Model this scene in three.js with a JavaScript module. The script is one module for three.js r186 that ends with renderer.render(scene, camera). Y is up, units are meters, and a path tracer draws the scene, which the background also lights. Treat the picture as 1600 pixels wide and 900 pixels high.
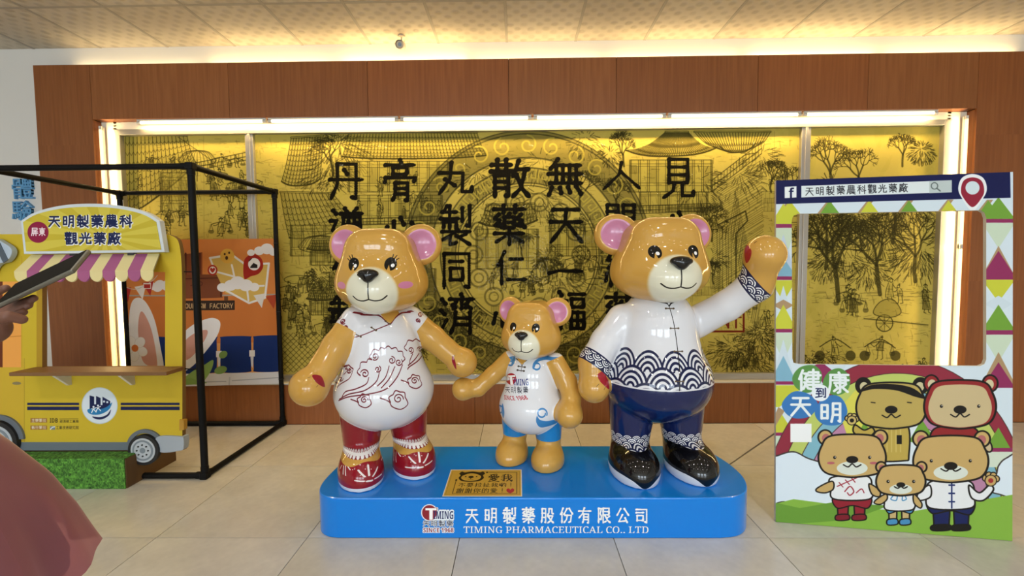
import * as THREE from 'three';
import { RoundedBoxGeometry } from 'three/addons/geometries/RoundedBoxGeometry.js';
import { mergeGeometries } from 'three/addons/utils/BufferGeometryUtils.js';
import { RectAreaLightUniformsLib } from 'three/addons/lights/RectAreaLightUniformsLib.js';

// ---------------------------------------------------------------- camera, sky, light, exposure
const scene = new THREE.Scene();
const FOCAL = 667, EYE = new THREE.Vector3(0, 1.4155, 3.807), RAD = Math.PI / 180;
const camera = new THREE.PerspectiveCamera(2 * Math.atan(450 / FOCAL) / RAD, 1600 / 900, 0.05, 120);
camera.rotation.order = 'YXZ';
camera.position.copy(EYE);
camera.rotation.set(-3.0 * RAD, 0.75 * RAD, -0.45 * RAD);
camera.updateMatrixWorld(true);
const renderer = new THREE.WebGLRenderer({ antialias: true });
renderer.toneMapping = THREE.LinearToneMapping;
renderer.toneMappingExposure = 0.43;
renderer.shadowMap.enabled = true;
RectAreaLightUniformsLib.init();
const DAY = [0.78, 0.9, 1.0], WARM = [1.0, 0.7, 0.29], NEUTRAL = [1.0, 0.95, 0.89];
scene.background = new THREE.Color().setRGB(6, 6.6, 7.2);
const DAYLIGHT = 19, TUBE_LIGHT = 300, COVE_LIGHT = 72, DOWN_LIGHT = 13;
const ROOM = { left: -6.3, right: 6.4, back: -0.1, front: 14, top: 3.4 };

function areaLight(rgb, intensity, w, h, at, towards) {
  const l = new THREE.RectAreaLight(new THREE.Color().setRGB(...rgb), intensity, w, h);
  l.position.set(...at); l.lookAt(...towards); scene.add(l);
  return l;
}

// ---------------------------------------------------------------- helpers
let seed = 7;
const rnd = () => { seed = (seed * 1664525 + 1013904223) % 4294967296; return seed / 4294967296; };
const rr = (a, b) => a + (b - a) * rnd();
const V = (x, y, z) => new THREE.Vector3(x, y, z);
const lin = (hex) => new THREE.Color(hex);
const taken = new Map();
function numbered(name) { const n = taken.get(name) || 0; taken.set(name, n + 1); return n ? name + '_' + String(n).padStart(3, '0') : name; }
const M = (color, roughness = 0.6, more = {}) => new THREE.MeshPhysicalMaterial({ color: new THREE.Color(color), roughness, ...more });
function mesh(name, geometry, material, parent) {
  const m = new THREE.Mesh(geometry, material);
  m.castShadow = m.receiveShadow = true;
  if (parent) { m.name = name; parent.add(m); } else { m.name = numbered(name); scene.add(m); }
  return m;
}
function tag(o, label, category, group) { o.userData.label = label; o.userData.category = category; if (group) o.userData.group = group; return o; }
function thing(name, label, category, at = [0, 0, 0], turn = 0, group) {
  const g = new THREE.Group(); g.name = numbered(name); g.position.set(...at); g.rotation.y = turn; scene.add(g);
  return tag(g, label, category, group);
}
function structure(name) { const g = new THREE.Group(); g.name = numbered(name); g.userData.kind = 'structure'; scene.add(g); return g; }
const box = (w, h, d, x = 0, y = 0, z = 0) => { const g = new THREE.BoxGeometry(w, h, d); g.translate(x, y, z); return g; };
const rbox = (w, h, d, r, x = 0, y = 0, z = 0) => { const g = new RoundedBoxGeometry(w, h, d, 2, r); g.translate(x, y, z); return g; };
const span = (x0, x1, y0, y1, z0, z1, r) => (r ? rbox(x1 - x0, y1 - y0, z1 - z0, r, (x0 + x1) / 2, (y0 + y1) / 2, (z0 + z1) / 2) : box(x1 - x0, y1 - y0, z1 - z0, (x0 + x1) / 2, (y0 + y1) / 2, (z0 + z1) / 2));
const plain = (g) => { const q = g.index ? g.toNonIndexed() : g; for (const k of Object.keys(q.attributes)) if (!['position', 'normal', 'uv'].includes(k)) q.deleteAttribute(k); return q; };
const merge = (list) => mergeGeometries(list.map(plain));
function rod(a, b, r, sides = 10) {
  const d = b.clone().sub(a), g = new THREE.CylinderGeometry(r, r, d.length(), sides);
  g.applyQuaternion(new THREE.Quaternion().setFromUnitVectors(V(0, 1, 0), d.clone().normalize()));
  return g.translate((a.x + b.x) / 2, (a.y + b.y) / 2, (a.z + b.z) / 2);
}
// photo pixel (1600 x 900) to a direction, and to the point where it meets a known plane
function ray(u, v) { return V((u - 800) / FOCAL, (450 - v) / FOCAL, -1).applyQuaternion(camera.quaternion); }
function onZ(u, v, z) { const d = ray(u, v); return d.multiplyScalar((z - EYE.z) / d.z).add(EYE); }
function onY(u, v, y) { const d = ray(u, v); return d.multiplyScalar((y - EYE.y) / d.y).add(EYE); }

// ---------------------------------------------------------------- drawing on canvases
function makeCanvas(w, h, fill) {
  const c = document.createElement('canvas'); c.width = Math.round(w); c.height = Math.round(h);
  const x = c.getContext('2d'); if (fill) { x.fillStyle = fill; x.fillRect(0, 0, c.width, c.height); }
  return [c, x];
}
function texture(canvas, srgb = true, repeat = false) {
  const t = new THREE.CanvasTexture(canvas); if (srgb) t.colorSpace = THREE.SRGBColorSpace;
  t.magFilter = THREE.LinearFilter; if (repeat) t.wrapS = t.wrapT = THREE.RepeatWrapping;
  return t;
}
function smooth(points, close) {
  const out = [], n = points.length, at = (i) => (close ? points[(i + n) % n] : points[Math.min(n - 1, Math.max(0, i))]);
  for (let i = 0; i < (close ? n : n - 1); i++) {
    const [a, b, c, d] = [at(i - 1), at(i), at(i + 1), at(i + 2)];
    for (let k = 0; k < 8; k++) {
      const t = k / 8, f = (j) => 0.5 * (2 * b[j] + (c[j] - a[j]) * t + (2 * a[j] - 5 * b[j] + 4 * c[j] - d[j]) * t * t + (3 * b[j] - a[j] - 3 * c[j] + d[j]) * t * t * t);
      out.push([f(0), f(1)]);
    }
  }
  if (!close) out.push(points[n - 1]);
  return out;
}
const arc = (cx, cy, rx, ry = rx, a0 = 0, a1 = 360, turn = 0, steps = 40) => Array.from({ length: steps + 1 }, (_, k) => {
  const a = (a0 + (a1 - a0) * k / steps) * RAD, x = rx * Math.cos(a), y = ry * Math.sin(a), c = Math.cos(turn * RAD), s = Math.sin(turn * RAD);
  return [cx + x * c - y * s, cy + x * s + y * c];
});
// A pen draws shapes given in one frame (photo pixels or metres) on a canvas through a mapping.
class Pen {
  constructor(ctx, map = (x, y) => [x, y], scale = 1) { this.c = ctx; this.map = map; this.k = scale; }
  trace(points, close) {
    const c = this.c; c.beginPath(); let last = null;
    for (const p of points) { const q = this.map(p[0], p[1]); if (!q) { last = null; continue; } if (last) c.lineTo(q[0], q[1]); else c.moveTo(q[0], q[1]); last = q; }
    if (close) c.closePath();
    return this;
  }
  line(points, color, width, close) { this.trace(points, close); Object.assign(this.c, { strokeStyle: color, lineWidth: width * this.k, lineCap: 'round', lineJoin: 'round' }); this.c.stroke(); return this; }
  curve(points, color, width, close) { return this.line(smooth(points, close), color, width, close); }
  fill(points, color, outline, width) { this.trace(points, true); this.c.fillStyle = color; this.c.fill(); if (outline) this.line(points, outline, width, true); return this; }
  blob(points, color, outline, width) { return this.fill(smooth(points, true), color, outline, width); }
  oval(cx, cy, rx, ry, color, outline, width, turn = 0) { return this.fill(arc(cx, cy, rx, ry, 0, 360, turn), color, outline, width); }
  rect(x0, y0, x1, y1, color, outline, width) { const n = 12, p = []; for (const [a, b, c, d] of [[x0, y0, x1, y0], [x1, y0, x1, y1], [x1, y1, x0, y1], [x0, y1, x0, y0]]) for (let k = 0; k < n; k++) p.push([a + (c - a) * k / n, b + (d - b) * k / n]); return this.fill(p, color, outline, width); }
  // Latin lettering: left end and baseline at (x, y), width w and capital height h
  latin(text, x, y, w, h, color, font = 'sans-serif', style = 'bold', outline, ow) {
    const a = this.map(x, y), b = this.map(x + w, y), e = this.map(x, y - h), c = this.c; if (!a || !b || !e) { console.log('off the surface:', text, x, y, !a, !b, !e); return this; }
    c.save(); c.font = `${style} 100px ${font}`; const m = c.measureText(text).width;
    c.transform((b[0] - a[0]) / m, (b[1] - a[1]) / m, (a[0] - e[0]) / 72, (a[1] - e[1]) / 72, a[0], a[1]);
    if (outline) { c.strokeStyle = outline; c.lineWidth = ow; c.lineJoin = 'round'; c.strokeText(text, 0, 0); }
    c.fillStyle = color; c.fillText(text, 0, 0); c.restore(); return this;
  }
  // Chinese lettering from strokes, in the box x, y, w, h; brush > 0 gives swelling ink strokes
  glyph(ch, x, y, w, h, color, weight = 9, brush = 0) {
    for (const s of strokes(ch)) {
      const pts = s.map(([a, b]) => [x + a * w / 100, y + b * h / 100]), lw = weight * Math.min(w, h) / 100;
      if (!brush) { this.line(pts, color, lw); continue; }
      const dense = []; for (let i = 0; i + 1 < pts.length; i++) for (let k = 0; k < 14; k++) dense.push([pts[i][0] + (pts[i + 1][0] - pts[i][0]) * k / 14, pts[i][1] + (pts[i + 1][1] - pts[i][1]) * k / 14]);
      dense.push(pts[pts.length - 1]);
      dense.forEach((p, i) => { const t = i / (dense.length - 1), r = lw * (0.62 + brush * (0.42 * Math.exp(-t * 9) + 0.38 * Math.exp(-((t - 0.86) ** 2) / 0.012) - 0.3 * Math.max(0, t - 0.93) / 0.07)) / 1.5; this.oval(p[0], p[1], Math.max(r, lw * 0.2), Math.max(r * 0.86, lw * 0.18), color, null, 0, -35); });
    }
    return this;
  }
  row(text, x, y, w, h, color, weight, brush, gap = 0.12) { const n = [...text].length, step = w / n; [...text].forEach((ch, i) => this.glyph(ch, x + step * i + step * gap / 2, y, step * (1 - gap), h, color, weight, brush)); return this; }
}
// Strokes of the characters in a 100 x 100 box; '@part x y w h' places one of the shared parts.
const PARTS = {
  sun: '15,5 15,95;15,5 85,5 85,95;15,50 85,50;15,93 85,93', moon: '22,5 22,60 8,97;22,5 85,5 85,97 72,92;22,34 85,34;22,62 85,62', tree: '5,32 95,32;50,3 50,97;48,35 8,80;52,35 92,80',
  mouth: '12,10 12,92;12,10 88,10 88,92;12,88 88,88', field: '10,8 10,95;10,8 90,8 90,95;10,50 90,50;50,8 50,92;10,92 90,92', grass: '2,50 98,50;32,8 32,95;68,8 68,95',
  speech: '50,2 56,12;6,22 94,22;22,38 78,38;22,53 78,53;22,68 22,97;22,68 78,68 78,97;22,95 78,95', man: '75,3 20,45;52,30 52,98', water: '20,8 70,22;8,38 58,50;12,92 80,62',
  hand: '5,30 95,30;58,3 58,88 38,98 28,90;5,68 95,55', hill: '20,3 20,98;20,5 85,5 55,38 88,55 75,75 45,70', see: '22,3 22,62;22,3 78,3 78,62;22,22 78,22;22,41 78,41;22,60 78,60;38,62 34,80 5,97;62,62 62,92 95,92 95,80',
  bird: '30,3 5,35;25,25 25,98;58,3 66,18;25,25 95,25;25,48 88,48;25,70 88,70;25,95 97,95;58,25 58,95', staff: '30,5 26,32 8,45;30,5 70,5 72,35 92,38;10,52 82,52 55,82 8,98;22,58 55,82 95,98',
  tap: '38,3 8,45;28,25 95,25;75,25 50,75 5,98;25,40 60,78 97,98', cloth: '50,2 55,14;5,22 95,22;46,24 5,70;30,50 30,95 52,82;80,35 58,55;50,45 95,95', stand: '50,5 58,16;5,24 95,24;24,38 34,72;78,36 62,80;2,92 98,92',
  roof: '50,0 55,9;10,12 95,12;12,12 10,60 2,97',
};
const GLYPHS = {
  天: '15,15 85,15;8,45 92,45;50,15 46,50 8,95;52,48 92,95', 明: '@sun 5 12 35 70;@moon 48 3 47 94', 製: '22,3 10,20;8,18 52,18;3,34 58,34;30,3 30,60;12,42 12,56;12,42 50,42 50,54;68,8 68,42;90,3 90,53 80,50;@cloth 3 56 94 44',
  藥: '@grass 5 0 90 22;50,22 44,29;36,30 36,56;36,30 64,30 64,56;36,43 64,43;36,56 64,56;20,24 8,34 24,38 10,50 28,52;22,46 30,56;82,24 70,34 86,38 72,50 92,52;84,46 94,56;@tree 5 56 90 44', 股: '@moon 3 3 40 94;@staff 48 3 50 95',
  份: '@man 2 2 32 96;55,8 32,45;72,6 98,42;42,48 88,48 82,88 68,92;58,48 52,75 34,95', 有: '5,22 95,22;45,3 30,40 5,65;@moon 28 38 55 60', 限: '@hill 5 2 32 96;45,5 45,95 68,85;45,5 88,5 88,45;45,25 88,25;45,45 88,45;90,55 70,68;58,48 75,78 98,95',
  公: '35,8 8,50;62,8 95,50;48,45 22,88 78,82;68,65 85,95', 司: '12,12 88,12 88,95 72,88;12,32 68,32;18,50 18,85;18,50 62,50 62,85;18,80 62,80',
  農: '18,5 18,42;18,5 82,5 82,42;18,22 82,22;18,40 82,40;38,0 38,40;62,0 62,40;10,52 92,52;12,52 10,75 2,97;25,64 85,64;14,76 95,76;35,76 35,97 55,88;85,80 65,88;55,76 70,88 97,98', 科: '40,5 10,15;3,32 50,32;27,12 27,97;26,35 5,70;30,40 48,60;60,18 72,30;57,42 70,54;52,72 98,62;84,3 84,98',
  觀: '@grass 3 0 52 14;6,18 6,32;6,18 24,18 24,32;6,31 24,31;32,18 32,32;32,18 50,18 50,32;32,31 50,31;@bird 3 36 52 62;@see 58 5 42 92', 光: '50,3 50,42;22,12 32,32;78,12 66,32;5,45 95,45;36,45 32,72 5,96;62,45 62,90 95,90 95,75',
  廠: '@roof 0 0 100 100;35,18 35,42;22,24 28,34;50,22 44,34;18,46 18,95;18,46 55,46 55,95;28,58 28,82;28,58 46,58 46,80;28,80 46,80;@tap 58 20 40 77', 屏: '15,8 85,8 85,30;15,30 85,30;15,8 14,55 3,97;38,36 44,46;70,36 62,46;24,52 92,52;18,70 97,70;42,52 40,75 28,97;68,52 68,97',
  東: '8,16 92,16;22,30 22,62;22,30 78,30 78,62;22,46 78,46;22,62 78,62;50,2 50,98;47,62 8,92;53,62 92,92', 愛: '72,2 18,12;22,16 30,26;48,14 52,24;76,12 66,26;10,32 8,44;10,32 92,32 88,42;26,44 22,56;36,40 38,58 60,58 64,50;50,40 54,48;72,42 80,52;42,60 15,80;35,66 76,66 50,88 10,99;34,74 60,88 95,99',
  我: '42,5 12,16;5,38 95,38;28,12 28,90 15,85;5,70 52,56;60,4 66,60 92,95 96,78;90,48 50,92;76,12 88,24', 不: '8,14 92,14;55,14 8,65;52,36 52,97;62,42 92,66', 要: '8,10 92,10;18,22 18,48;18,22 82,22 82,48;38,10 38,46;62,10 62,46;18,46 82,46;45,52 28,76 75,95;5,64 95,64;72,64 55,82 12,98',
  拉: '@hand 2 2 36 96;@stand 42 3 56 94', 扯: '@hand 2 2 36 96;70,8 70,90;48,42 48,90;70,48 94,48;40,90 99,90', 喲: '@mouth 2 20 22 50;42,5 32,22 48,26 34,42 52,44;40,48 40,95;32,58 30,75;48,56 52,72;70,5 58,35;66,22 95,22 92,88 80,92;68,45 78,60',
  謝: '@speech 2 3 30 94;50,2 46,10;38,12 38,66;38,12 60,12 60,95 52,92;38,28 60,28;38,44 60,44;34,62 62,60;60,68 36,92;68,32 99,32;88,4 88,94 78,90;72,48 78,62', 你: '@man 2 2 32 96;52,3 36,35;46,20 94,20 88,34;66,30 66,94 55,88;50,46 36,76;80,46 97,74',
  的: '28,2 20,16;8,18 8,92;8,18 44,18 44,92;8,54 44,54;8,90 44,90;66,3 52,36;60,22 94,22 90,90 76,92;62,46 74,64', 健: '@man 0 2 28 96;48,14 90,14 90,44;38,28 99,28;48,44 90,44;46,58 92,58;40,72 97,72;68,2 68,86;28,20 42,20 30,45 42,48 24,90;28,60 45,88 99,96',
  康: '@roof 0 0 100 100;30,24 82,24 82,50;22,37 95,37;30,50 82,50;56,14 56,92 46,96;36,60 42,68;28,88 46,74;84,56 66,70;64,68 92,92', 到: '5,8 60,8;30,8 12,36 52,32;42,22 56,42;8,58 56,58;32,40 32,86;3,92 62,82;72,12 72,68;92,3 92,92 80,90',
  體: '12,4 12,34;12,4 42,4 42,34;26,18 42,18;26,18 26,34;4,34 4,48;4,34 50,34 48,46;12,50 12,97;12,50 44,50 44,96 36,94;12,64 44,64;12,78 44,78;58,6 58,40;58,6 96,6 96,40;58,22 96,22;58,38 96,38;70,2 70,38;84,2 84,38;54,48 99,48;62,58 62,74;62,58 92,58 92,74;62,73 92,73;66,78 70,90;88,78 84,90;52,95 99,95',
  驗: '10,5 10,52;10,5 44,5;10,20 42,20;10,36 42,36;28,5 28,52;10,52 46,52 42,92 34,88;6,66 3,84;16,66 18,80;26,64 29,76;35,62 38,72;72,2 50,30;74,6 99,28;62,32 86,32;56,42 56,58;56,42 70,42 70,58;56,57 70,57;78,42 78,58;78,42 94,42 94,58;78,57 94,57;62,64 50,96;62,76 72,94;86,64 74,96;86,76 98,96',
  丹: '24,10 24,60 6,95;24,10 78,10 78,94 64,90;3,48 97,48;44,24 54,36', 遵: '46,3 52,12;80,3 72,12;34,16 97,16;42,24 42,58;42,24 90,24 90,58;58,16 56,40;74,16 74,38 86,40;42,44 90,44;42,58 90,58;34,68 97,68;78,58 78,86 68,84;50,74 56,80;12,8 22,18;5,34 22,34 10,58 24,64 8,84;8,84 40,92 98,95',
  膏: '50,0 54,8;8,12 92,12;30,18 30,34;30,18 70,18 70,34;30,34 70,34;8,42 6,54;8,42 94,42 90,52;@moon 24 52 56 46', 心: '12,50 5,80;30,35 30,85 45,95 78,92 82,75;48,25 58,45;78,38 95,62', 丸: '40,4 36,50 6,95;6,34 72,34 70,88 96,88 97,72;22,52 52,72',
  同: '12,6 12,96;12,6 90,6 90,94 76,90;30,26 72,26;32,44 32,76;32,44 70,44 70,76;32,74 70,74', 濟: '@water 0 5 24 90;60,0 64,8;28,12 97,12;46,18 38,36;36,26 44,34;62,16 62,36;80,18 74,34;74,24 90,36;44,44 42,70 30,96;86,44 86,97;44,58 86,58;44,74 86,74',
  散: '4,16 54,16;18,3 18,32;40,3 40,32;2,32 58,32;12,42 12,97;12,42 46,42 46,94 38,92;12,58 46,58;12,74 46,74;@tap 54 3 46 95', 仁: '@man 2 2 38 96;50,25 88,25;42,82 99,82', 無: '30,0 10,26;22,16 92,16;6,38 96,38;10,62 95,62;26,16 26,62;44,16 44,62;62,16 62,62;80,16 80,62;14,74 6,94;36,74 40,90;58,72 64,88;80,70 94,92',
  一: '4,56 30,48 96,50', 福: '22,2 30,12;4,24 44,24 6,62;26,44 26,97;32,46 44,58;52,8 97,8;58,20 58,42;58,20 92,20 92,42;58,40 92,40;@field 52 50 46 48', 人: '50,5 44,45 5,95;48,35 96,92',
  間: '8,4 8,97;8,4 42,4 42,38;8,20 42,20;8,37 42,37;92,4 92,96 80,92;58,4 92,4;58,4 58,38;58,20 92,20;58,37 92,37;@sun 32 50 36 44', 見: '@see 0 0 100 100', 主: '46,2 54,14;12,24 88,24;16,56 84,56;5,94 95,94;50,24 50,94', 位: '@man 2 2 34 96;@stand 40 3 58 94',
  單: '14,4 14,26;14,4 42,4 42,26;14,25 42,25;58,4 58,26;58,4 86,4 86,26;58,25 86,25;20,34 20,66;20,34 80,34 80,66;20,50 80,50;20,66 80,66;5,80 95,80;50,34 50,99', 行: '30,2 8,22;34,26 6,52;22,44 22,97;48,14 94,14;42,40 98,40;76,40 76,92 62,90',
  執: '6,16 48,16;28,2 28,97;2,32 52,32;14,38 20,50;42,38 36,50;4,56 52,56;6,74 50,74;66,3 62,60 48,96;54,26 82,26 84,85 97,88 98,74;58,46 72,62', 辦: '16,2 20,10;3,16 32,16;10,20 12,32;26,20 22,32;2,36 34,36;4,54 32,54;18,36 14,97;38,26 60,26 56,90 48,86;50,6 46,60 36,95;78,2 82,10;66,16 97,16;72,20 74,32;90,20 86,32;64,36 99,36;66,54 97,54;82,36 82,97',
  工: '12,12 88,12;50,12 50,88;4,88 96,88', 業: '38,2 38,24;60,2 60,24;16,8 24,22;84,8 74,22;6,28 94,28;30,32 36,42;70,32 62,42;12,46 88,46;20,58 80,58;5,70 95,70;50,46 50,99;46,70 10,94;54,70 90,94', 局: '18,6 84,6 84,30;18,30 84,30;18,6 16,56 3,96;26,44 92,44 90,92 78,90;36,60 36,82;36,60 68,60 68,82;36,80 68,80',
  部: '28,2 33,12;6,16 54,16;16,22 20,38;44,22 38,38;2,42 58,42;12,54 12,92;12,54 48,54 48,92;12,88 48,88;@hill 62 3 36 94', 經: '22,4 10,24 28,28 12,46 32,48;20,52 20,96;8,62 5,82;32,60 36,76;44,10 98,10;56,16 48,28 56,40;72,16 64,28 72,40;88,16 80,28 88,40;48,54 94,54;70,54 70,90;42,92 99,92',
  技: '@hand 2 2 36 96;44,22 98,22;70,3 70,46;48,46 90,46 70,76 40,97;54,56 70,76 99,97', 術: '24,2 6,22;28,26 4,52;18,44 18,97;34,30 66,30;50,6 50,97;48,32 34,66;54,36 66,60;58,8 64,16;72,14 97,14;70,38 99,38;86,38 86,92 76,90',
  研: '4,10 44,10;24,10 4,54;14,44 14,86;14,44 40,44 40,86;14,82 40,82;52,12 96,12;48,48 99,48;62,12 60,60 48,96;84,12 84,97', 究: '50,0 54,10;10,14 8,28;10,14 92,14 88,26;38,22 14,42;60,22 84,40;10,58 68,58 66,92 95,90 96,78;40,44 34,72 8,97',
  院: '@hill 4 2 32 96;68,2 72,12;44,16 42,28;44,16 96,16 92,26;52,34 88,34;42,52 99,52;58,52 54,76 40,96;76,52 76,90 98,88 98,76', '！': '50,5 50,64;50,86 50,90',
};
function strokes(ch) {
  const read = (s) => s.split(' ').map((p) => p.split(',').map(Number)), out = [];
  for (const s of (GLYPHS[ch] || '').split(';')) {
    if (s[0] !== '@') { if (s) out.push(read(s)); continue; }
    const [name, x, y, w, h] = s.slice(1).split(' ');
    for (const q of PARTS[name].split(';')) out.push(read(q).map(([a, b]) => [+x + a * w / 100, +y + b * h / 100]));
  }
  return out;
}
// noise for grain: value noise on a lattice that repeats every n cells
function noiseField(n, s) {
  const keep = seed; seed = s; const g = Float32Array.from({ length: n * n }, () => rnd()); seed = keep;
  return (x, y) => {
    const xi = Math.floor(x), yi = Math.floor(y), fx = x - xi, fy = y - yi, u = fx * fx * (3 - 2 * fx), v = fy * fy * (3 - 2 * fy), at = (i, j) => g[(((j % n) + n) % n) * n + (((i % n) + n) % n)];
    return (at(xi, yi) * (1 - u) + at(xi + 1, yi) * u) * (1 - v) + (at(xi, yi + 1) * (1 - u) + at(xi + 1, yi + 1) * u) * v;
  };
}
function grainTexture(size, paint, srgb = true) {
  const d = new Uint8Array(size * size * 4);
  for (let y = 0; y < size; y++) for (let x = 0; x < size; x++) { const c = paint(x / size, y / size), o = (y * size + x) * 4; d[o] = c[0]; d[o + 1] = c[1]; d[o + 2] = c[2]; d[o + 3] = 255; }
  const t = new THREE.DataTexture(d, size, size); t.magFilter = THREE.LinearFilter; t.wrapS = t.wrapT = THREE.RepeatWrapping; if (srgb) t.colorSpace = THREE.SRGBColorSpace; t.needsUpdate = true;
  return t;
}
// uv in metres from two of a geometry's axes, chosen by the way each face points
function metreUV(g, k = 1, turn = false) {
  const p = g.attributes.position, n = g.attributes.normal, uv = new Float32Array(p.count * 2);
  for (let i = 0; i < p.count; i++) {
    const ax = Math.abs(n.getX(i)), ay = Math.abs(n.getY(i)), az = Math.abs(n.getZ(i));
    let a, b; if (ay > ax && ay > az) { a = p.getX(i); b = p.getZ(i); } else if (ax > az) { a = p.getZ(i); b = p.getY(i); } else { a = p.getX(i); b = p.getY(i); }
    uv[2 * i] = (turn ? b : a) * k; uv[2 * i + 1] = (turn ? a : b) * k;
  }
  g.setAttribute('uv', new THREE.BufferAttribute(uv, 2));
  return g;
}
// A flat print on the plane z: a canvas over x0..x1, y0..y1 in metres, with a pen in photo pixels and one in metres
function flatPrint(z, x0, x1, y0, y1, ppm, fill) {
  const [canvas, ctx] = makeCanvas((x1 - x0) * ppm, (y1 - y0) * ppm, fill);
  const toCanvas = (p) => [(p.x - x0) * ppm, (y1 - p.y) * ppm], px = (u, v) => toCanvas(onZ(u, v, z));
  const s = ppm * (EYE.z - z) / FOCAL;
  return { canvas, ctx, pen: new Pen(ctx, px, s), metres: new Pen(ctx, (x, y) => [(x - x0) * ppm, (y1 - y) * ppm], ppm), uv(g) {
    const p = g.attributes.position, uv = new Float32Array(p.count * 2);
    for (let i = 0; i < p.count; i++) { uv[2 * i] = (p.getX(i) - x0) / (x1 - x0); uv[2 * i + 1] = (p.getY(i) - y0) / (y1 - y0); }
    g.setAttribute('uv', new THREE.BufferAttribute(uv, 2)); return g;
  } };
}
// A board cut to an outline in metres (with holes), its front face at z
function board(points, holes, z, thick, bevel = 0) {
  const s = new THREE.Shape(points.map(([x, y]) => new THREE.Vector2(x, y)));
  for (const h of holes) s.holes.push(new THREE.Path(h.map(([x, y]) => new THREE.Vector2(x, y))));
  const g = new THREE.ExtrudeGeometry(s, { depth: thick - 2 * bevel, bevelEnabled: bevel > 0, bevelSize: bevel, bevelThickness: bevel, bevelOffset: -bevel, bevelSegments: 2, curveSegments: 16 });
  return g.translate(0, 0, z - thick + bevel);
}

// ---------------------------------------------------------------- floor: polished porcelain tiles, 0.8 m
{
  const n1 = noiseField(16, 3), n2 = noiseField(64, 5), n3 = noiseField(128, 9);
  const marble = grainTexture(512, (u, v) => { const k = 0.5 * n1(u * 16, v * 16) + 0.3 * n2(u * 64, v * 64) + 0.2 * n3(u * 128, v * 128), s = (k - 0.5) * 22; return [206 + s, 203 + s, 195 + s * 0.9]; });
  const rough = grainTexture(256, (u, v) => { const k = 70 + 12 * n1(u * 16, v * 16) + 6 * n2(u * 64, v * 64); return [k, k, k]; }, false);
  const mats = ['#ffffff', '#f8f7f4', '#fdfaf2'].map((c) => M(c, 0.62, { map: marble, roughnessMap: rough, specularIntensity: 1 }));
  const floor = structure('floor');
  mesh('slab', box(ROOM.right - ROOM.left + 0.4, 0.12, ROOM.front - ROOM.back + 0.4, (ROOM.left + ROOM.right) / 2, -0.073, (ROOM.front + ROOM.back) / 2), M('#6f675c', 0.9), floor);
  const X0 = -0.312, Z0 = 0.055, P = 0.8, gap = 0.0036, shapes = new Map();
  for (let i = -8; i < 9; i++) for (let j = 0; j < 18; j++) {
    const x0 = Math.max(X0 + i * P + gap / 2, ROOM.left), x1 = Math.min(X0 + (i + 1) * P - gap / 2, ROOM.right), z0 = Z0 + j * P + gap / 2, z1 = Math.min(Z0 + (j + 1) * P - gap / 2, ROOM.front);
    if (x1 - x0 < 0.05 || z1 - z0 < 0.05) continue;
    const key = (x1 - x0).toFixed(3) + (z1 - z0).toFixed(3);
    if (!shapes.has(key)) shapes.set(key, [0, 1].map((k) => { const g = metreUV(rbox(x1 - x0, 0.013, z1 - z0, 0.0012), 0.55, k === 1); return g; }));
    mesh('tile', shapes.get(key)[(i * 7 + j * 3 & 3) % 2], mats[(i * 5 + j * 11 + 99) % 3], floor).position.set((x0 + x1) / 2, -0.0065, (z0 + z1) / 2);
  }
}
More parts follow.
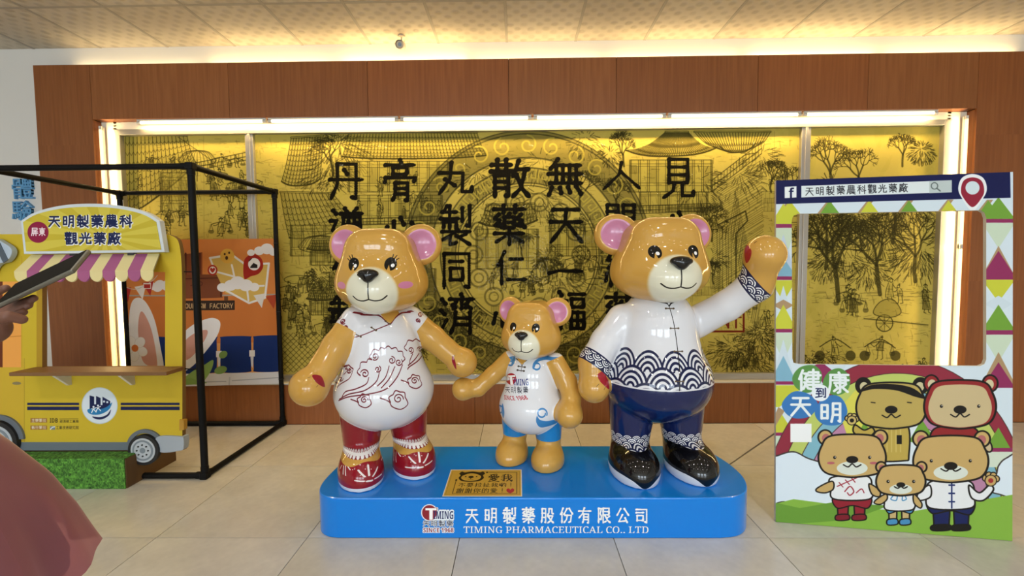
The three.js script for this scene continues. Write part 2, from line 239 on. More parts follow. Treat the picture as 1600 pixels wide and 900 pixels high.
// ---------------------------------------------------------------- ceiling: embossed panels on a grid of white runners
{
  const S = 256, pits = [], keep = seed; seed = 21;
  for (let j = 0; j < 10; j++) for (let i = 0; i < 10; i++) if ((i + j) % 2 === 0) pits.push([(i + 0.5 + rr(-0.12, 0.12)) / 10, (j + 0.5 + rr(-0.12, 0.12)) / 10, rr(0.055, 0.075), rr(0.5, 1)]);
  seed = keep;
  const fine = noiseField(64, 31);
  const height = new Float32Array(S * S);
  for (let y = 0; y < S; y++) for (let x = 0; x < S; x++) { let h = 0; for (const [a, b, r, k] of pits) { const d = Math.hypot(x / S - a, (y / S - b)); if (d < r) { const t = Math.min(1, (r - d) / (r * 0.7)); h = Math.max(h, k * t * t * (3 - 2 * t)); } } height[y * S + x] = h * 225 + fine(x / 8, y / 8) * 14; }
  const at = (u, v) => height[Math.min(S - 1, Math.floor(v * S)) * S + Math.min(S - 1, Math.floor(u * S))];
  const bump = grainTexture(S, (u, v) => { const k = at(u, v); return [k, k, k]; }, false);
  const tone = grainTexture(S, (u, v) => { const k = 208 - at(u, v) * 0.09; return [k, k - 9, k - 22]; });  // pits also darkened in the colour map, shading the relief
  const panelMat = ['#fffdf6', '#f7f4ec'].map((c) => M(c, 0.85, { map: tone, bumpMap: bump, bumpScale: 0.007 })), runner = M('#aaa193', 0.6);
  const ceiling = structure('ceiling');
  mesh('slab', box(ROOM.right - ROOM.left + 0.4, 0.15, ROOM.front - ROOM.back + 0.5, (ROOM.left + ROOM.right) / 2, ROOM.top + 0.115, (ROOM.front + ROOM.back) / 2 - 0.1), M('#5a5650', 0.9), ceiling);
  const X0 = -0.08, Z0 = -0.11, P = 0.61, g = new RoundedBoxGeometry(P - 0.02, 0.016, P - 0.02, 1, 0.003);
  { const p = g.attributes.position, uv = g.attributes.uv; for (let i = 0; i < p.count; i++) uv.setXY(i, p.getX(i) / P + 0.5, p.getZ(i) / P + 0.5); }
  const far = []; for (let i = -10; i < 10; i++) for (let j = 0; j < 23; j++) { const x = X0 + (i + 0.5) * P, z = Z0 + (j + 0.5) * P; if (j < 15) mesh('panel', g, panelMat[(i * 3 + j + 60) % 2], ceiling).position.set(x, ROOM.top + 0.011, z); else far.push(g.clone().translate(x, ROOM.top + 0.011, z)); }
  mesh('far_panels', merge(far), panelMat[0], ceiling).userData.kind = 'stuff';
  for (let i = -10; i <= 10; i++) mesh('runner', span(X0 + i * P - 0.011, X0 + i * P + 0.011, ROOM.top, ROOM.top + 0.03, ROOM.back, ROOM.front), runner, ceiling);
  for (let j = 1; j <= 23; j++) mesh('runner', span(ROOM.left, ROOM.right, ROOM.top + 0.0015, ROOM.top + 0.03, Z0 + j * P - 0.011, Z0 + j * P + 0.011), runner, ceiling);
}
// ---------------------------------------------------------------- walls
const OPEN = { x0: -3.706, x1: 3.918, y0: 0.375, y1: 2.72 }, CLAD = { x0: -4.205, top: 3.19, z: 0.05 };
const plasterNoise = noiseField(64, 77);
const plaster = M('#e9e6e0', 0.8, { bumpMap: grainTexture(256, (u, v) => { const k = 128 + 100 * (plasterNoise(u * 64, v * 64) - 0.5); return [k, k, k]; }, false), bumpScale: 0.0006 });
{
  const w = structure('wall_back'), b = ROOM.back, d = b - 0.2;
  mesh('plaster', merge([span(ROOM.left - 0.2, OPEN.x0 - 0.02, 0, ROOM.top + 0.1, d, b), span(OPEN.x1 + 0.02, ROOM.right + 0.2, 0, ROOM.top + 0.1, d, b), span(OPEN.x0 - 0.02, OPEN.x1 + 0.02, OPEN.y1 + 0.02, ROOM.top + 0.1, d, b), span(OPEN.x0 - 0.02, OPEN.x1 + 0.02, 0, OPEN.y0 - 0.02, d, b), span(OPEN.x0 - 0.02, OPEN.x1 + 0.02, OPEN.y0 - 0.02, OPEN.y1 + 0.02, d, b - 0.02)]), plaster, w);
  const left = structure('wall_left'); mesh('plaster', span(ROOM.left - 0.2, ROOM.left, 0, ROOM.top + 0.1, b, ROOM.front), plaster, left);
  const right = structure('wall_right'); mesh('plaster', span(ROOM.right, ROOM.right + 0.2, 0, ROOM.top + 0.1, b, ROOM.front), plaster, right);
  // entrance side behind the photographer: glazed openings in a plastered wall
  const front = structure('wall_front'), f = ROOM.front, doors = [[-5.6, -2.6], [-1.7, 1.3], [2.3, 5.3]], sill = 0.25, head = 2.75;
  const xs = [ROOM.left - 0.2, ...doors.flat(), ROOM.right + 0.2], solid = [span(xs[0], xs[7], head, ROOM.top + 0.1, f, f + 0.2), span(xs[0], xs[7], 0, sill, f, f + 0.2)];
  for (let k = 0; k < 8; k += 2) solid.push(span(xs[k], xs[k + 1], sill, head, f, f + 0.2));
  mesh('plaster', merge(solid), plaster, front);
  const alu = M('#b9bbbd', 0.35, { metalness: 0.8 }), glass = new THREE.MeshPhysicalMaterial({ color: '#ffffff', roughness: 0, transmission: 1, thickness: 0, ior: 1.5 });
  doors.forEach(([x0, x1], n) => {
    const win = structure('window_' + (n + 2)), bars = [], W = (x1 - x0) / 3;
    for (let k = 0; k <= 3; k++) bars.push(span(Math.max(x0, x0 + k * W - 0.03), Math.min(x1, x0 + k * W + 0.03), sill, head, f + 0.06, f + 0.12));
    for (const y of [sill + 0.03, 2.05, head - 0.03]) bars.push(span(x0, x1, y - 0.03, y + 0.03, f + 0.062, f + 0.118));
    mesh('window_frame', merge(bars), alu, win);
    for (let k = 0; k < 3; k++) for (const [y0, y1] of [[sill + 0.05, 2.03], [2.07, head - 0.05]]) {
      const p = new THREE.PlaneGeometry(W - 0.05, y1 - y0); p.rotateY(Math.PI); p.translate(x0 + (k + 0.5) * W, (y0 + y1) / 2, f + 0.09); mesh('pane', p, glass, win);
      areaLight(DAY, DAYLIGHT, W - 0.08, y1 - y0 - 0.02, [x0 + (k + 0.5) * W, (y0 + y1) / 2, f - 0.01], [x0 + (k + 0.5) * W, (y0 + y1) / 2, 0]);
    }
  });
  const yard = structure('ground_outside'); mesh('paving', box(60, 0.1, 40, 0, -0.06, f + 20.3), M('#9c9a92', 0.9), yard);
}
// ---------------------------------------------------------------- wood cladding around the mural window
{
  const n1 = noiseField(64, 41), n2 = noiseField(128, 43), n3 = noiseField(32, 44);
  const grain = grainTexture(512, (u, v) => {
    const k = 0.55 * n2(u * 128, v * 6) + 0.3 * n1(u * 64, v * 2) + 0.15 * n3(u * 8, v * 2), s = (k - 0.5) * 27;
    return [150 + s, 91 + s * 0.8, 47 + s * 0.6];
  });
  const bump = grainTexture(512, (u, v) => { const k = 255 * n2(u * 128, v * 5); return [k, k, k]; }, false);
  const wood = ['#ffffff', '#f4efe9', '#fff6ec'].map((c) => M(c, 0.42, { map: grain, bumpMap: bump, bumpScale: 0.0004 })), dark = M('#2b1a0e', 0.9);
  const clad = structure('wall_cladding'), F = CLAD.z, B = ROOM.back, xEnd = ROOM.right, t = 0.018, g = 0.0015;
  mesh('carcass', merge([span(CLAD.x0 + t, OPEN.x0 - t, 0, CLAD.top - t, B, F - t), span(OPEN.x1 + t, xEnd, 0, CLAD.top - t, B, F - t), span(OPEN.x0 - t, OPEN.x1 + t, OPEN.y1 + t, CLAD.top - t, B, F - t), span(OPEN.x0 - t, OPEN.x1 + t, 0, OPEN.y0 - t, B, F - t)]), dark, clad);
  let n = 0; const panel = (x0, x1, y0, y1, z0 = F - t, z1 = F) => mesh('panel', metreUV(plain(span(x0 + g, x1 - g, y0 + g, y1 - g, z0, z1, 0.0012)), 0.8), wood[n++ % 3], clad);
  const top = [OPEN.x0, -2.495, -1.283, -0.064, 0.86, 2.065, 2.996, OPEN.x1], low = [OPEN.x0, -2.11, -0.39, 0.83, 2.05, 3.0, OPEN.x1];
  for (let k = 0; k + 1 < top.length; k++) panel(top[k], top[k + 1], OPEN.y1, CLAD.top);
  for (let k = 0; k + 1 < low.length; k++) panel(low[k], low[k + 1], 0, OPEN.y0 - 0.012);
  panel(CLAD.x0, OPEN.x0, 0, CLAD.top); panel(OPEN.x1, 5.14, 0, CLAD.top); panel(5.14, xEnd, 0, CLAD.top);
  panel(CLAD.x0, CLAD.x0 + t, 0, CLAD.top, B, F - t);                                                         // left return
  panel(OPEN.x0 - t, OPEN.x0, OPEN.y0, OPEN.y1, -0.03, F - t); panel(OPEN.x1, OPEN.x1 + t, OPEN.y0, OPEN.y1, -0.03, F - t);   // jambs
  panel(OPEN.x0, OPEN.x1, OPEN.y1, OPEN.y1 + t, -0.03, F - t);
  mesh('cover', span(CLAD.x0, xEnd, CLAD.top - t, CLAD.top - 0.002, B, F - 0.02), dark, clad);
}
// ---------------------------------------------------------------- mural window: lit recess, aluminium frame, three panes, printed mural
const MURAL = { z: -0.055, x0: -3.56, x1: 3.76, y0: 0.4, y1: 2.64 };
{
  const win = structure('window_1'), alu = M('#b7b3ad', 0.34, { metalness: 0.75 }), zf = -0.01;
  const fx0 = -3.6, fx1 = 3.785, fy0 = 0.377, fy1 = 2.652, W = 0.07;
  mesh('backing', merge([span(OPEN.x0, fx0 + 0.03, OPEN.y0, OPEN.y1, -0.05, -0.03), span(fx1 - 0.03, OPEN.x1, OPEN.y0, OPEN.y1, -0.05, -0.03), span(fx0, fx1, fy1 - 0.03, OPEN.y1, -0.05, -0.03)]), M('#f3ecd8', 0.7), win);
  const bar = (x0, x1, y0, y1, z0, z1) => mesh('frame_bar', span(x0, x1, y0, y1, z0, z1, 0.003), alu, win);
  bar(fx0, fx0 + W, fy0, fy1, -0.08, zf); bar(fx1 - W, fx1, fy0, fy1, -0.08, zf); bar(fx0 + W, fx1 - W, fy1 - 0.05, fy1, -0.08, zf); bar(fx0 + W, fx1 - W, fy0, fy0 + 0.055, -0.08, zf);
  for (const [a, b] of [[-2.415, -2.345], [2.495, 2.575]]) { bar(a, b, fy0 + 0.055, fy1 - 0.05, -0.08, zf - 0.012); bar((a + b) / 2 - 0.012, (a + b) / 2 + 0.012, fy0 + 0.055, fy1 - 0.05, zf - 0.012, zf - 0.002); }
  mesh('sill', span(OPEN.x0, OPEN.x1, OPEN.y0 - 0.014, OPEN.y0, -0.03, CLAD.z + 0.004, 0.003), M('#d6d2c8', 0.4, { metalness: 0.3 }), win);
  const glass = new THREE.MeshPhysicalMaterial({ color: '#ffffff', roughness: 0, transmission: 1, thickness: 0, ior: 1.3, specularIntensity: 0.06 });
  for (const [a, b] of [[fx0 + W, -2.415], [-2.345, 2.495], [2.575, fx1 - W]]) mesh('pane', new THREE.PlaneGeometry(b - a, fy1 - fy0 - 0.105).translate((a + b) / 2, (fy0 + fy1) / 2, -0.046), glass, win);

  const pr = flatPrint(MURAL.z, MURAL.x0, MURAL.x1, MURAL.y0, MURAL.y1, 278, '#c3af52'), pen = pr.pen, c = pr.ctx;
  const ink = (a) => `rgba(46,42,14,${a})`; seed = 1234;
  // paper mottling
  for (let k = 0; k < 900; k++) { c.fillStyle = rnd() < 0.5 ? 'rgba(150,140,50,0.10)' : 'rgba(226,205,96,0.10)'; c.beginPath(); c.ellipse(rnd() * pr.canvas.width, rnd() * pr.canvas.height, rr(6, 50), rr(4, 24), rnd() * 3, 0, 7); c.fill(); }
  const hatch = (x0, y0, x1, y1, dx, dy, step, a) => { for (let t = 0; t < 1; t += step) pen.line([[x0 + (x1 - x0) * t, y0 + (y1 - y0) * t], [x0 + (x1 - x0) * t + dx + rr(-2, 2), y0 + (y1 - y0) * t + dy + rr(-2, 2)]], ink(a), 0.9); };
  const roof = (A, B, C, D, nu, nv, sag = 6) => {   // ridge A-B, eaves D-C
    const P = (s, t) => { const q = (i) => (A[i] * (1 - s) + B[i] * s) * (1 - t) + (D[i] * (1 - s) + C[i] * s) * t; return [q(0), q(1) + sag * Math.sin(Math.PI * t) - sag * 1.4 * t * (Math.abs(s - 0.5) * 2) ** 3]; };
    const edge = []; for (let k = 0; k <= 10; k++) edge.push(P(k / 10, 0)); for (let k = 0; k <= 10; k++) edge.push(P(1, k / 10)); for (let k = 10; k >= 0; k--) edge.push(P(k / 10, 1)); for (let k = 10; k >= 0; k--) edge.push(P(0, k / 10));
    pen.fill(edge, 'rgba(120,110,38,0.32)');
    for (let i = 0; i <= nu; i++) { const l = []; for (let k = 0; k <= 10; k++) l.push(P(i / nu, k / 10)); pen.line(l, ink(0.72), 1.1); }
    for (let j = 1; j < nv; j++) for (let i = 0; i < nu; i++) { const a = P(i / nu, j / nv), b = P((i + 1) / nu, j / nv), m = P((i + 0.5) / nu, (j + 0.35) / nv); pen.line([a, m, b], ink(0.6), 0.9); }
    const r1 = [], r2 = []; for (let k = 0; k <= 12; k++) { r1.push(P(k / 12, 0)); r2.push(P(k / 12, 1)); }
    pen.line(r1, ink(0.85), 3).line(r1, '#c9b552', 1).line(r2, ink(0.85), 2.4);
  };
  const tree = (x, y, h, n = 6, spread = 1) => {
    const grow = (x, y, a, len, w, d) => {
      const x2 = x + Math.cos(a) * len, y2 = y - Math.sin(a) * len; pen.curve([[x, y], [(x + x2) / 2 + rr(-2, 2), (y + y2) / 2 + rr(-2, 2)], [x2, y2]], ink(0.75), w);
      if (d > 0) for (let k = 0, m = d > 2 ? 3 : 4; k < m; k++) grow(x2, y2, a + (k - (m - 1) / 2) * rr(0.35, 0.6) * spread + rr(-0.15, 0.15), len * rr(0.6, 0.8), Math.max(0.7, w * 0.6), d - 1);
    };
    grow(x, y, 1.57 + rr(-0.15, 0.15), h * 0.3, h * 0.035 + 1, n > 5 ? 4 : 3);
  };
  const bush = (x, y, r, n = 60) => { for (let k = 0; k < n; k++) { const a = rr(0, 6.28), q = r * Math.sqrt(rnd()), bx = x + Math.cos(a) * q, by = y + Math.sin(a) * q * 0.75, d = Math.atan2(y - by - r * 0.4, bx - x) + rr(-0.4, 0.4); pen.line([[bx, by], [bx + Math.cos(d) * r * 0.3, by - Math.sin(d) * r * 0.3]], ink(rr(0.45, 0.8)), 1); } };
  const figure = (x, y, h) => {
    const lean = rr(-0.1, 0.1) * h, w = h * rr(0.13, 0.18), robe = rnd() < 0.55, hip = y - h * (robe ? 0.16 : 0.38), sx = x + lean, sy = y - h * 0.76, d = rnd() < 0.5 ? -1 : 1;
    pen.fill([[sx - w * 0.7, sy], [sx + w * 0.75, sy + h * 0.02], [x + w * (robe ? 1.15 : 0.8), hip], [x - w * (robe ? 1.1 : 0.75), hip]], `rgba(${rnd() < 0.3 ? '96,86,32' : '188,170,72'},0.55)`);
    pen.curve([[sx - w * 0.6, sy], [x - w * 0.95, (sy + hip) / 2 + rr(-2, 2)], [x - w * (robe ? 1.1 : 0.7), hip]], ink(0.8), 1).curve([[sx + w * 0.6, sy], [x + w * 0.8, (sy + hip) / 2 + rr(-2, 2)], [x + w * (robe ? 1.15 : 0.8), hip]], ink(0.8), 1).line([[x - w, hip], [x + w * 1.05, hip + rr(-1, 1)]], ink(0.7), 0.9);
    for (const s of [-0.5, 0.55]) pen.line([[x + s * w, hip], [x + s * w * rr(0.8, 2), y - rr(0, 2)], [x + s * w * 1.3 + d * 3, y]], ink(0.75), 1.2);
    pen.oval(sx + d * w * 0.15, y - h * 0.85, h * 0.062, h * 0.075, 'rgba(196,178,80,0.9)', ink(0.85), 0.9);
    if (rnd() < 0.4) pen.line([[sx - h * 0.11, y - h * 0.89], [sx, y - h * 0.98], [sx + h * 0.11, y - h * 0.89]], ink(0.85), 1.3); else pen.oval(sx - d * w * 0.1, y - h * 0.92, h * 0.06, h * 0.035, ink(0.85)).oval(sx - d * w * 0.2, y - h * 0.97, h * 0.025, h * 0.025, ink(0.8));
    pen.line([[sx + d * w * 0.5, sy + h * 0.05], [x + d * w * 1.5, y - h * rr(0.5, 0.62)], [x + d * w * rr(1.8, 2.6), y - h * rr(0.5, 0.78)]], ink(0.75), 1.1); for (let k = 0; k < 4; k++) pen.line([[sx + rr(-0.5, 0.5) * w, sy + h * rr(0.05, 0.2)], [x + rr(-0.8, 0.8) * w, hip - h * rr(0, 0.1)]], ink(0.5), 0.7);
    pen.line([[x - w * 0.8, y - h * 0.5], [x + w * 0.75, y - h * 0.49]], ink(0.6), 0.9);
    if (rnd() < 0.25) { pen.curve([[x - h * 0.5, y - h * 0.62], [x, y - h * 0.74], [x + h * 0.5, y - h * 0.6]], ink(0.8), 1.2); for (const s of [-0.5, 0.5]) pen.line([[x + s * h, y - h * 0.62], [x + s * h - 3, y - h * 0.3], [x + s * h + 3, y - h * 0.3], [x + s * h, y - h * 0.62]], ink(0.7), 0.9).blob([[x + s * h - 4, y - h * 0.3], [x + s * h + 4, y - h * 0.3], [x + s * h + 3, y - h * 0.16], [x + s * h - 3, y - h * 0.16]], ink(0.5)); }
  };
  const house = (x0, y0, x1, y1, n) => {
    pen.rect(x0, y0, x1, y1, 'rgba(176,160,66,0.5)', ink(0.65), 1.2);
    for (let k = 0; k <= n; k++) { const x = x0 + (x1 - x0) * k / n; pen.line([[x - 1.4, y0], [x - 1.4, y1]], ink(0.65), 1).line([[x + 1.4, y0], [x + 1.4, y1]], ink(0.65), 1); }
    for (const t of [0.12, 0.2, 0.72, 0.8]) pen.line([[x0, y0 + (y1 - y0) * t], [x1, y0 + (y1 - y0) * t]], ink(0.55), 0.9);
    for (let k = 0; k < n; k++) if (k % 2 === 0) for (let i = 1; i < 7; i++) { const x = x0 + (x1 - x0) * (k + i / 7) / n; pen.line([[x, y0 + (y1 - y0) * 0.22], [x, y0 + (y1 - y0) * 0.7]], ink(0.45), 0.8); }
  };
  const parasol = (x, y, r) => { for (let k = 0; k <= 14; k++) { const a = Math.PI * k / 14; pen.curve([[x, y - r * 0.5], [x + Math.cos(a) * r * 0.6, y - r * 0.42 + Math.sin(a) * r * 0.1], [x + Math.cos(a) * r, y + Math.sin(a) * r * 0.3]], ink(0.65), 0.9); } pen.line(arc(x, y, r, r * 0.3, 0, 180), ink(0.75), 1.2).line([[x, y], [x, y + r * 1.1]], ink(0.7), 1.4); };
  const table = (x, y, w) => { pen.oval(x, y, w, w * 0.3, 'rgba(185,168,72,0.6)', ink(0.75), 1.1); for (const k of [-0.6, 0, 0.6]) pen.line([[x + k * w, y + w * 0.2], [x + k * w * 1.2, y + w * 0.9]], ink(0.7), 1.3); };
  const fence = (a, b, h, n) => { for (const t of [0, 0.45, 1]) pen.line([[a[0], a[1] - h * t], [b[0], b[1] - h * t]], ink(0.7), 1.4); for (let k = 0; k <= n; k++) { const x = a[0] + (b[0] - a[0]) * k / n, y = a[1] + (b[1] - a[1]) * k / n; pen.line([[x, y], [x, y - h]], ink(0.65), 1); } };
  const crowd = (x0, y0, x1, y1, n, h) => { const all = Array.from({ length: n }, () => [rr(x0, x1), rr(y0, y1)]).sort((a, b) => a[1] - b[1]); for (const [x, y] of all) figure(x, y, h * rr(0.8, 1.15)); };
  const mesh2 = (x0, y0, x1, y1, s, a) => { c.save(); pen.trace([[x0, y0], [x1, y0], [x1, y1], [x0, y1]], true); c.clip(); for (let t = x0 - (y1 - y0); t < x1 + (y1 - y0); t += s) pen.line([[t, y0], [t + (y1 - y0), y1]], ink(a), 1).line([[t, y1], [t + (y1 - y0), y0]], ink(a), 1); c.restore(); };
  // left pane
  roof([196, 205], [292, 212], [306, 262], [196, 345], 16, 9); pen.line([[278, 214], [330, 250], [345, 300]], ink(0.6), 1.2); parasol(308, 250, 30); crowd(250, 300, 400, 372, 12, 34); hatch(250, 300, 300, 260, 16, 50, 0.08, 0.5); tree(360, 330, 40, 4); crowd(210, 380, 300, 420, 8, 30);
  house(252, 270, 296, 330, 3); fence([300, 268], [385, 250], 12, 14);
  // middle pane, left part
  roof([455, 215], [505, 212], [500, 288], [440, 292], 12, 10); roof([438, 300], [520, 302], [566, 352], [452, 380], 14, 8); house(455, 352, 560, 400, 6); tree(520, 275, 78, 6); bush(530, 240, 46, 150);
  roof([545, 206], [745, 207], [760, 247], [535, 249], 42, 7, 3); house(545, 252, 700, 300, 10); house(560, 305, 690, 350, 8); crowd(560, 285, 690, 345, 16, 22); fence([545, 352], [690, 348], 10, 26);
  parasol(500, 385, 34); table(466, 437, 22); table(505, 445, 20); table(545, 430, 18); crowd(440, 430, 620, 500, 22, 34); crowd(440, 500, 560, 560, 16, 40); tree(640, 470, 70, 6); crowd(600, 500, 760, 575, 20, 34); house(610, 420, 680, 470, 5);
  mesh2(440, 520, 545, 582, 9, 0.55); mesh2(735, 520, 800, 582, 9, 0.5);
  // middle pane, centre and right
  roof([760, 320], [835, 318], [840, 352], [748, 356], 18, 6); house(745, 358, 840, 420, 6); tree(790, 320, 70, 6); tree(905, 330, 80, 6); house(860, 350, 940, 400, 6); crowd(840, 420, 960, 450, 12, 40); crowd(760, 430, 850, 470, 10, 30); table(930, 440, 16); bush(850, 520, 40, 90); crowd(760, 500, 940, 580, 20, 32);
  bush(915, 225, 26, 60); tree(975, 260, 60, 6); tree(960, 330, 60, 6); hatch(960, 300, 1000, 460, 26, 14, 0.03, 0.4);
  roof([1040, 206], [1075, 206], [1120, 242], [978, 246], 34, 3, 8); roof([1085, 206], [1204, 206], [1180, 236], [1125, 240], 26, 3, 8); house(985, 250, 1112, 300, 9); house(1000, 300, 1105, 330, 7); fence([1112, 300], [1190, 240], 18, 16); fence([960, 335], [1110, 330], 12, 30);
  hatch(1110, 300, 1115, 460, 80, -50, 0.02, 0.45); hatch(1150, 300, 1190, 470, -10, 60, 0.03, 0.5); pen.line([[1115, 355], [1165, 330], [1168, 345], [1150, 365], [1150, 470]], ink(0.8), 2); hatch(1120, 360, 1145, 350, 2, 100, 0.18, 0.6);
  for (let k = 0; k < 5; k++) bush(rr(1120, 1200), rr(530, 570), rr(26, 40), 90); bush(1190, 250, 30, 80); tree(1235, 330, 80, 6); tree(1205, 300, 60, 6); crowd(1120, 470, 1200, 520, 6, 30);
  // right pane
  for (const [x, y, h] of [[1300, 300, 95], [1345, 300, 80], [1410, 260, 60], [1310, 470, 170], [1375, 460, 150], [1430, 440, 130], [1290, 420, 120], [1395, 380, 120]]) tree(x, y, h, 6, 1.15);
  for (const [x, y, r] of [[1290, 350, 44], [1330, 355, 48], [1380, 370, 40], [1300, 300, 30], [1440, 240, 20], [1355, 425, 30]]) bush(x, y, r, 150);
  crowd(1270, 470, 1350, 500, 6, 36); crowd(1390, 470, 1450, 500, 4, 34); pen.line(arc(1382, 505, 13), ink(0.8), 1.6); for (let k = 0; k < 8; k++) pen.line([[1382, 505], [1382 + 13 * Math.cos(k * 0.785), 505 + 13 * Math.sin(k * 0.785)]], ink(0.7), 1); pen.blob([[1365, 490], [1375, 472], [1395, 468], [1408, 488], [1390, 496]], 'rgba(140,126,50,0.5)', ink(0.8), 1.3); pen.line([[1350, 498], [1450, 508]], ink(0.75), 1.6);
  for (const x of [1305, 1375]) { figure(x, 562, 38); pen.curve([[x - 24, 542], [x, 530], [x + 24, 544]], ink(0.85), 1.6); for (const s of [-24, 24]) pen.oval(x + s, 556, 8, 8, ink(0.7)); }
  for (let k = 0; k < 8; k++) bush(rr(1260, 1320), rr(560, 585), 18, 40); crowd(1410, 575, 1450, 585, 3, 20); for (let k = 0; k < 30; k++) { const x = rr(1270, 1440), y = rr(455, 470); pen.line([[x, y], [x + rr(8, 26), y + rr(-1, 1)]], ink(0.4), 0.9); }
  for (let k = 0; k < 26; k++) { const u = rr(450, 1190), v = rr(330, 560); if (rnd() < 0.35) { roof([u, v], [u + 34, v - 1], [u + 42, v + 16], [u - 8, v + 17], 14, 4, 2); house(u - 2, v + 18, u + 36, v + 40, 4); } else if (rnd() < 0.5) { tree(u, v + 20, rr(40, 70), 6); bush(u, v - 14, 22, 60); } else crowd(u - 30, v, u + 30, v + 24, 7, 26); }
  for (let k = 0; k < 16; k++) bush(rr(450, 1200), rr(240, 560), rr(16, 40), 70); for (let k = 0; k < 9; k++) bush(rr(1275, 1440), rr(310, 430), rr(26, 46), 130); crowd(215, 340, 395, 372, 14, 28); crowd(210, 260, 390, 300, 10, 24);
  for (let k = 0; k < 5200; k++) { const u = rr(205, 1455), v = rr(215, 582); if (u > 1255 && v < 300) continue; const a = rr(-0.25, 0.25) + (rnd() < 0.3 ? 1.4 : 0), l = rr(3, 13); pen.line([[u, v], [u + Math.cos(a) * l, v + Math.sin(a) * l]], ink(rr(0.12, 0.42)), 0.8); }
  for (let k = 0; k < 70; k++) { const u = rr(445, 1200), v = rr(255, 560), w = rr(10, 40), h = rr(6, 22); pen.rect(u, v, u + w, v + h, 'rgba(92,84,30,0.14)', ink(0.4), 0.8); for (let i = 1; i < 6; i++) pen.line([[u + w * i / 6, v], [u + w * i / 6, v + h]], ink(0.32), 0.7); }
  // print seams
  for (const u of [318, 640, 905, 1080, 1210]) pen.line([[u, 205], [u + 2, 590]], ink(0.22), 0.8);
  // round ornament behind the calligraphy
  const cx = 824, cy = 398, dark = (a) => `rgba(38,36,16,${a})`;
  const ring = (r0, r1, col) => { pen.trace(arc(cx, cy, r1, r1, 0, 360, 0, 120), true); const c2 = pr.ctx; for (const [i, p] of arc(cx, cy, r0, r0, 360, 0, 0, 120).entries()) { const q = pen.map(p[0], p[1]); if (i) c2.lineTo(q[0], q[1]); else c2.moveTo(q[0], q[1]); } c2.closePath(); c2.fillStyle = col; c2.fill(); };
  ring(150, 194, dark(0.38)); ring(112, 136, dark(0.3)); for (const r of [194, 189, 152, 136, 112, 108]) pen.line(arc(cx, cy, r, r, 0, 360, 0, 120), dark(0.6), 1.8);
  for (let k = 0; k < 28; k++) { const a = k / 28 * 6.283, r = 172, x = cx + r * Math.cos(a), y = cy + r * Math.sin(a), s = k % 2 ? 1 : -1; const sw = []; for (let t = 0; t < 14; t++) { const q = t / 13, b = a * 1 + s * q * 7.5; sw.push([x + Math.cos(b) * 15 * (1 - q * 0.75), y + Math.sin(b) * 15 * (1 - q * 0.75)]); } pen.curve(sw, 'rgba(182,165,66,0.75)', 2.6); }
  const key = [[0, 0], [0, 1], [0.75, 1], [0.75, 0.3], [0.35, 0.3], [0.35, 0.62]];
  for (let k = 0; k < 44; k++) pen.line(key.map(([t, q]) => { const a = (k + t) / 44 * 6.283, r = 115 + q * 18; return [cx + r * Math.cos(a), cy + r * Math.sin(a)]; }), 'rgba(190,172,70,0.8)', 2);
  for (let k = 0; k < 14; k++) { const a = k / 14 * 6.283, x = cx + 84 * Math.cos(a), y = cy + 84 * Math.sin(a); pen.line(arc(x, y, 14), dark(0.45), 3).line(arc(x, y, 7), dark(0.4), 2.4); }
  // calligraphy
  const K = '#0c0a05';
  for (const [ch, x, y, w, h] of [['丹', 514, 250, 54, 64], ['遵', 514, 324, 54, 62], ['仁', 516, 396, 50, 56], ['製', 514, 463, 54, 60], ['膏', 598, 250, 54, 66], ['心', 598, 326, 58, 58], ['天', 600, 396, 52, 58], ['丸', 683, 252, 56, 54], ['製', 687, 320, 52, 64], ['同', 688, 393, 50, 60], ['濟', 688, 460, 54, 64],
    ['散', 766, 248, 62, 62], ['藥', 768, 320, 56, 64], ['仁', 773, 391, 50, 56], ['心', 768, 462, 56, 56], ['無', 854, 249, 58, 60], ['天', 856, 318, 58, 64], ['一', 856, 398, 56, 52], ['福', 862, 455, 54, 62], ['人', 940, 252, 62, 46], ['間', 945, 318, 50, 62], ['經', 944, 392, 54, 58], ['藥', 944, 458, 54, 60], ['見', 1034, 247, 52, 64], ['心', 1034, 318, 56, 56]]) pen.glyph(ch, x, y, w, h, K, 13, 0.55);
  pen.rect(1100, 478, 1162, 518, 'rgba(0,0,0,0)', '#6e2416', 3); for (const x of [1110, 1122, 1138, 1150]) pen.line([[x, 484], [x, 512]], '#6e2416', 3); pen.line([[1104, 496], [1158, 496]], '#6e2416', 2.4).line([[1122, 484], [1138, 512]], '#6e2416', 2.4);
  const mural = mesh('mural_print', pr.uv(new THREE.PlaneGeometry(MURAL.x1 - MURAL.x0, MURAL.y1 - MURAL.y0).translate((MURAL.x0 + MURAL.x1) / 2, (MURAL.y0 + MURAL.y1) / 2, MURAL.z)), M('#ffffff', 0.8, { map: texture(pr.canvas), specularIntensity: 0.2 }), win);
  mural.userData.label = 'yellow ink-drawn town mural with black brush calligraphy columns';
  mesh('mural_board', span(MURAL.x0 - 0.03, MURAL.x1 + 0.03, MURAL.y0 - 0.02, MURAL.y1 + 0.02, -0.12, MURAL.z - 0.001), M('#8a8578', 0.9), win);
}
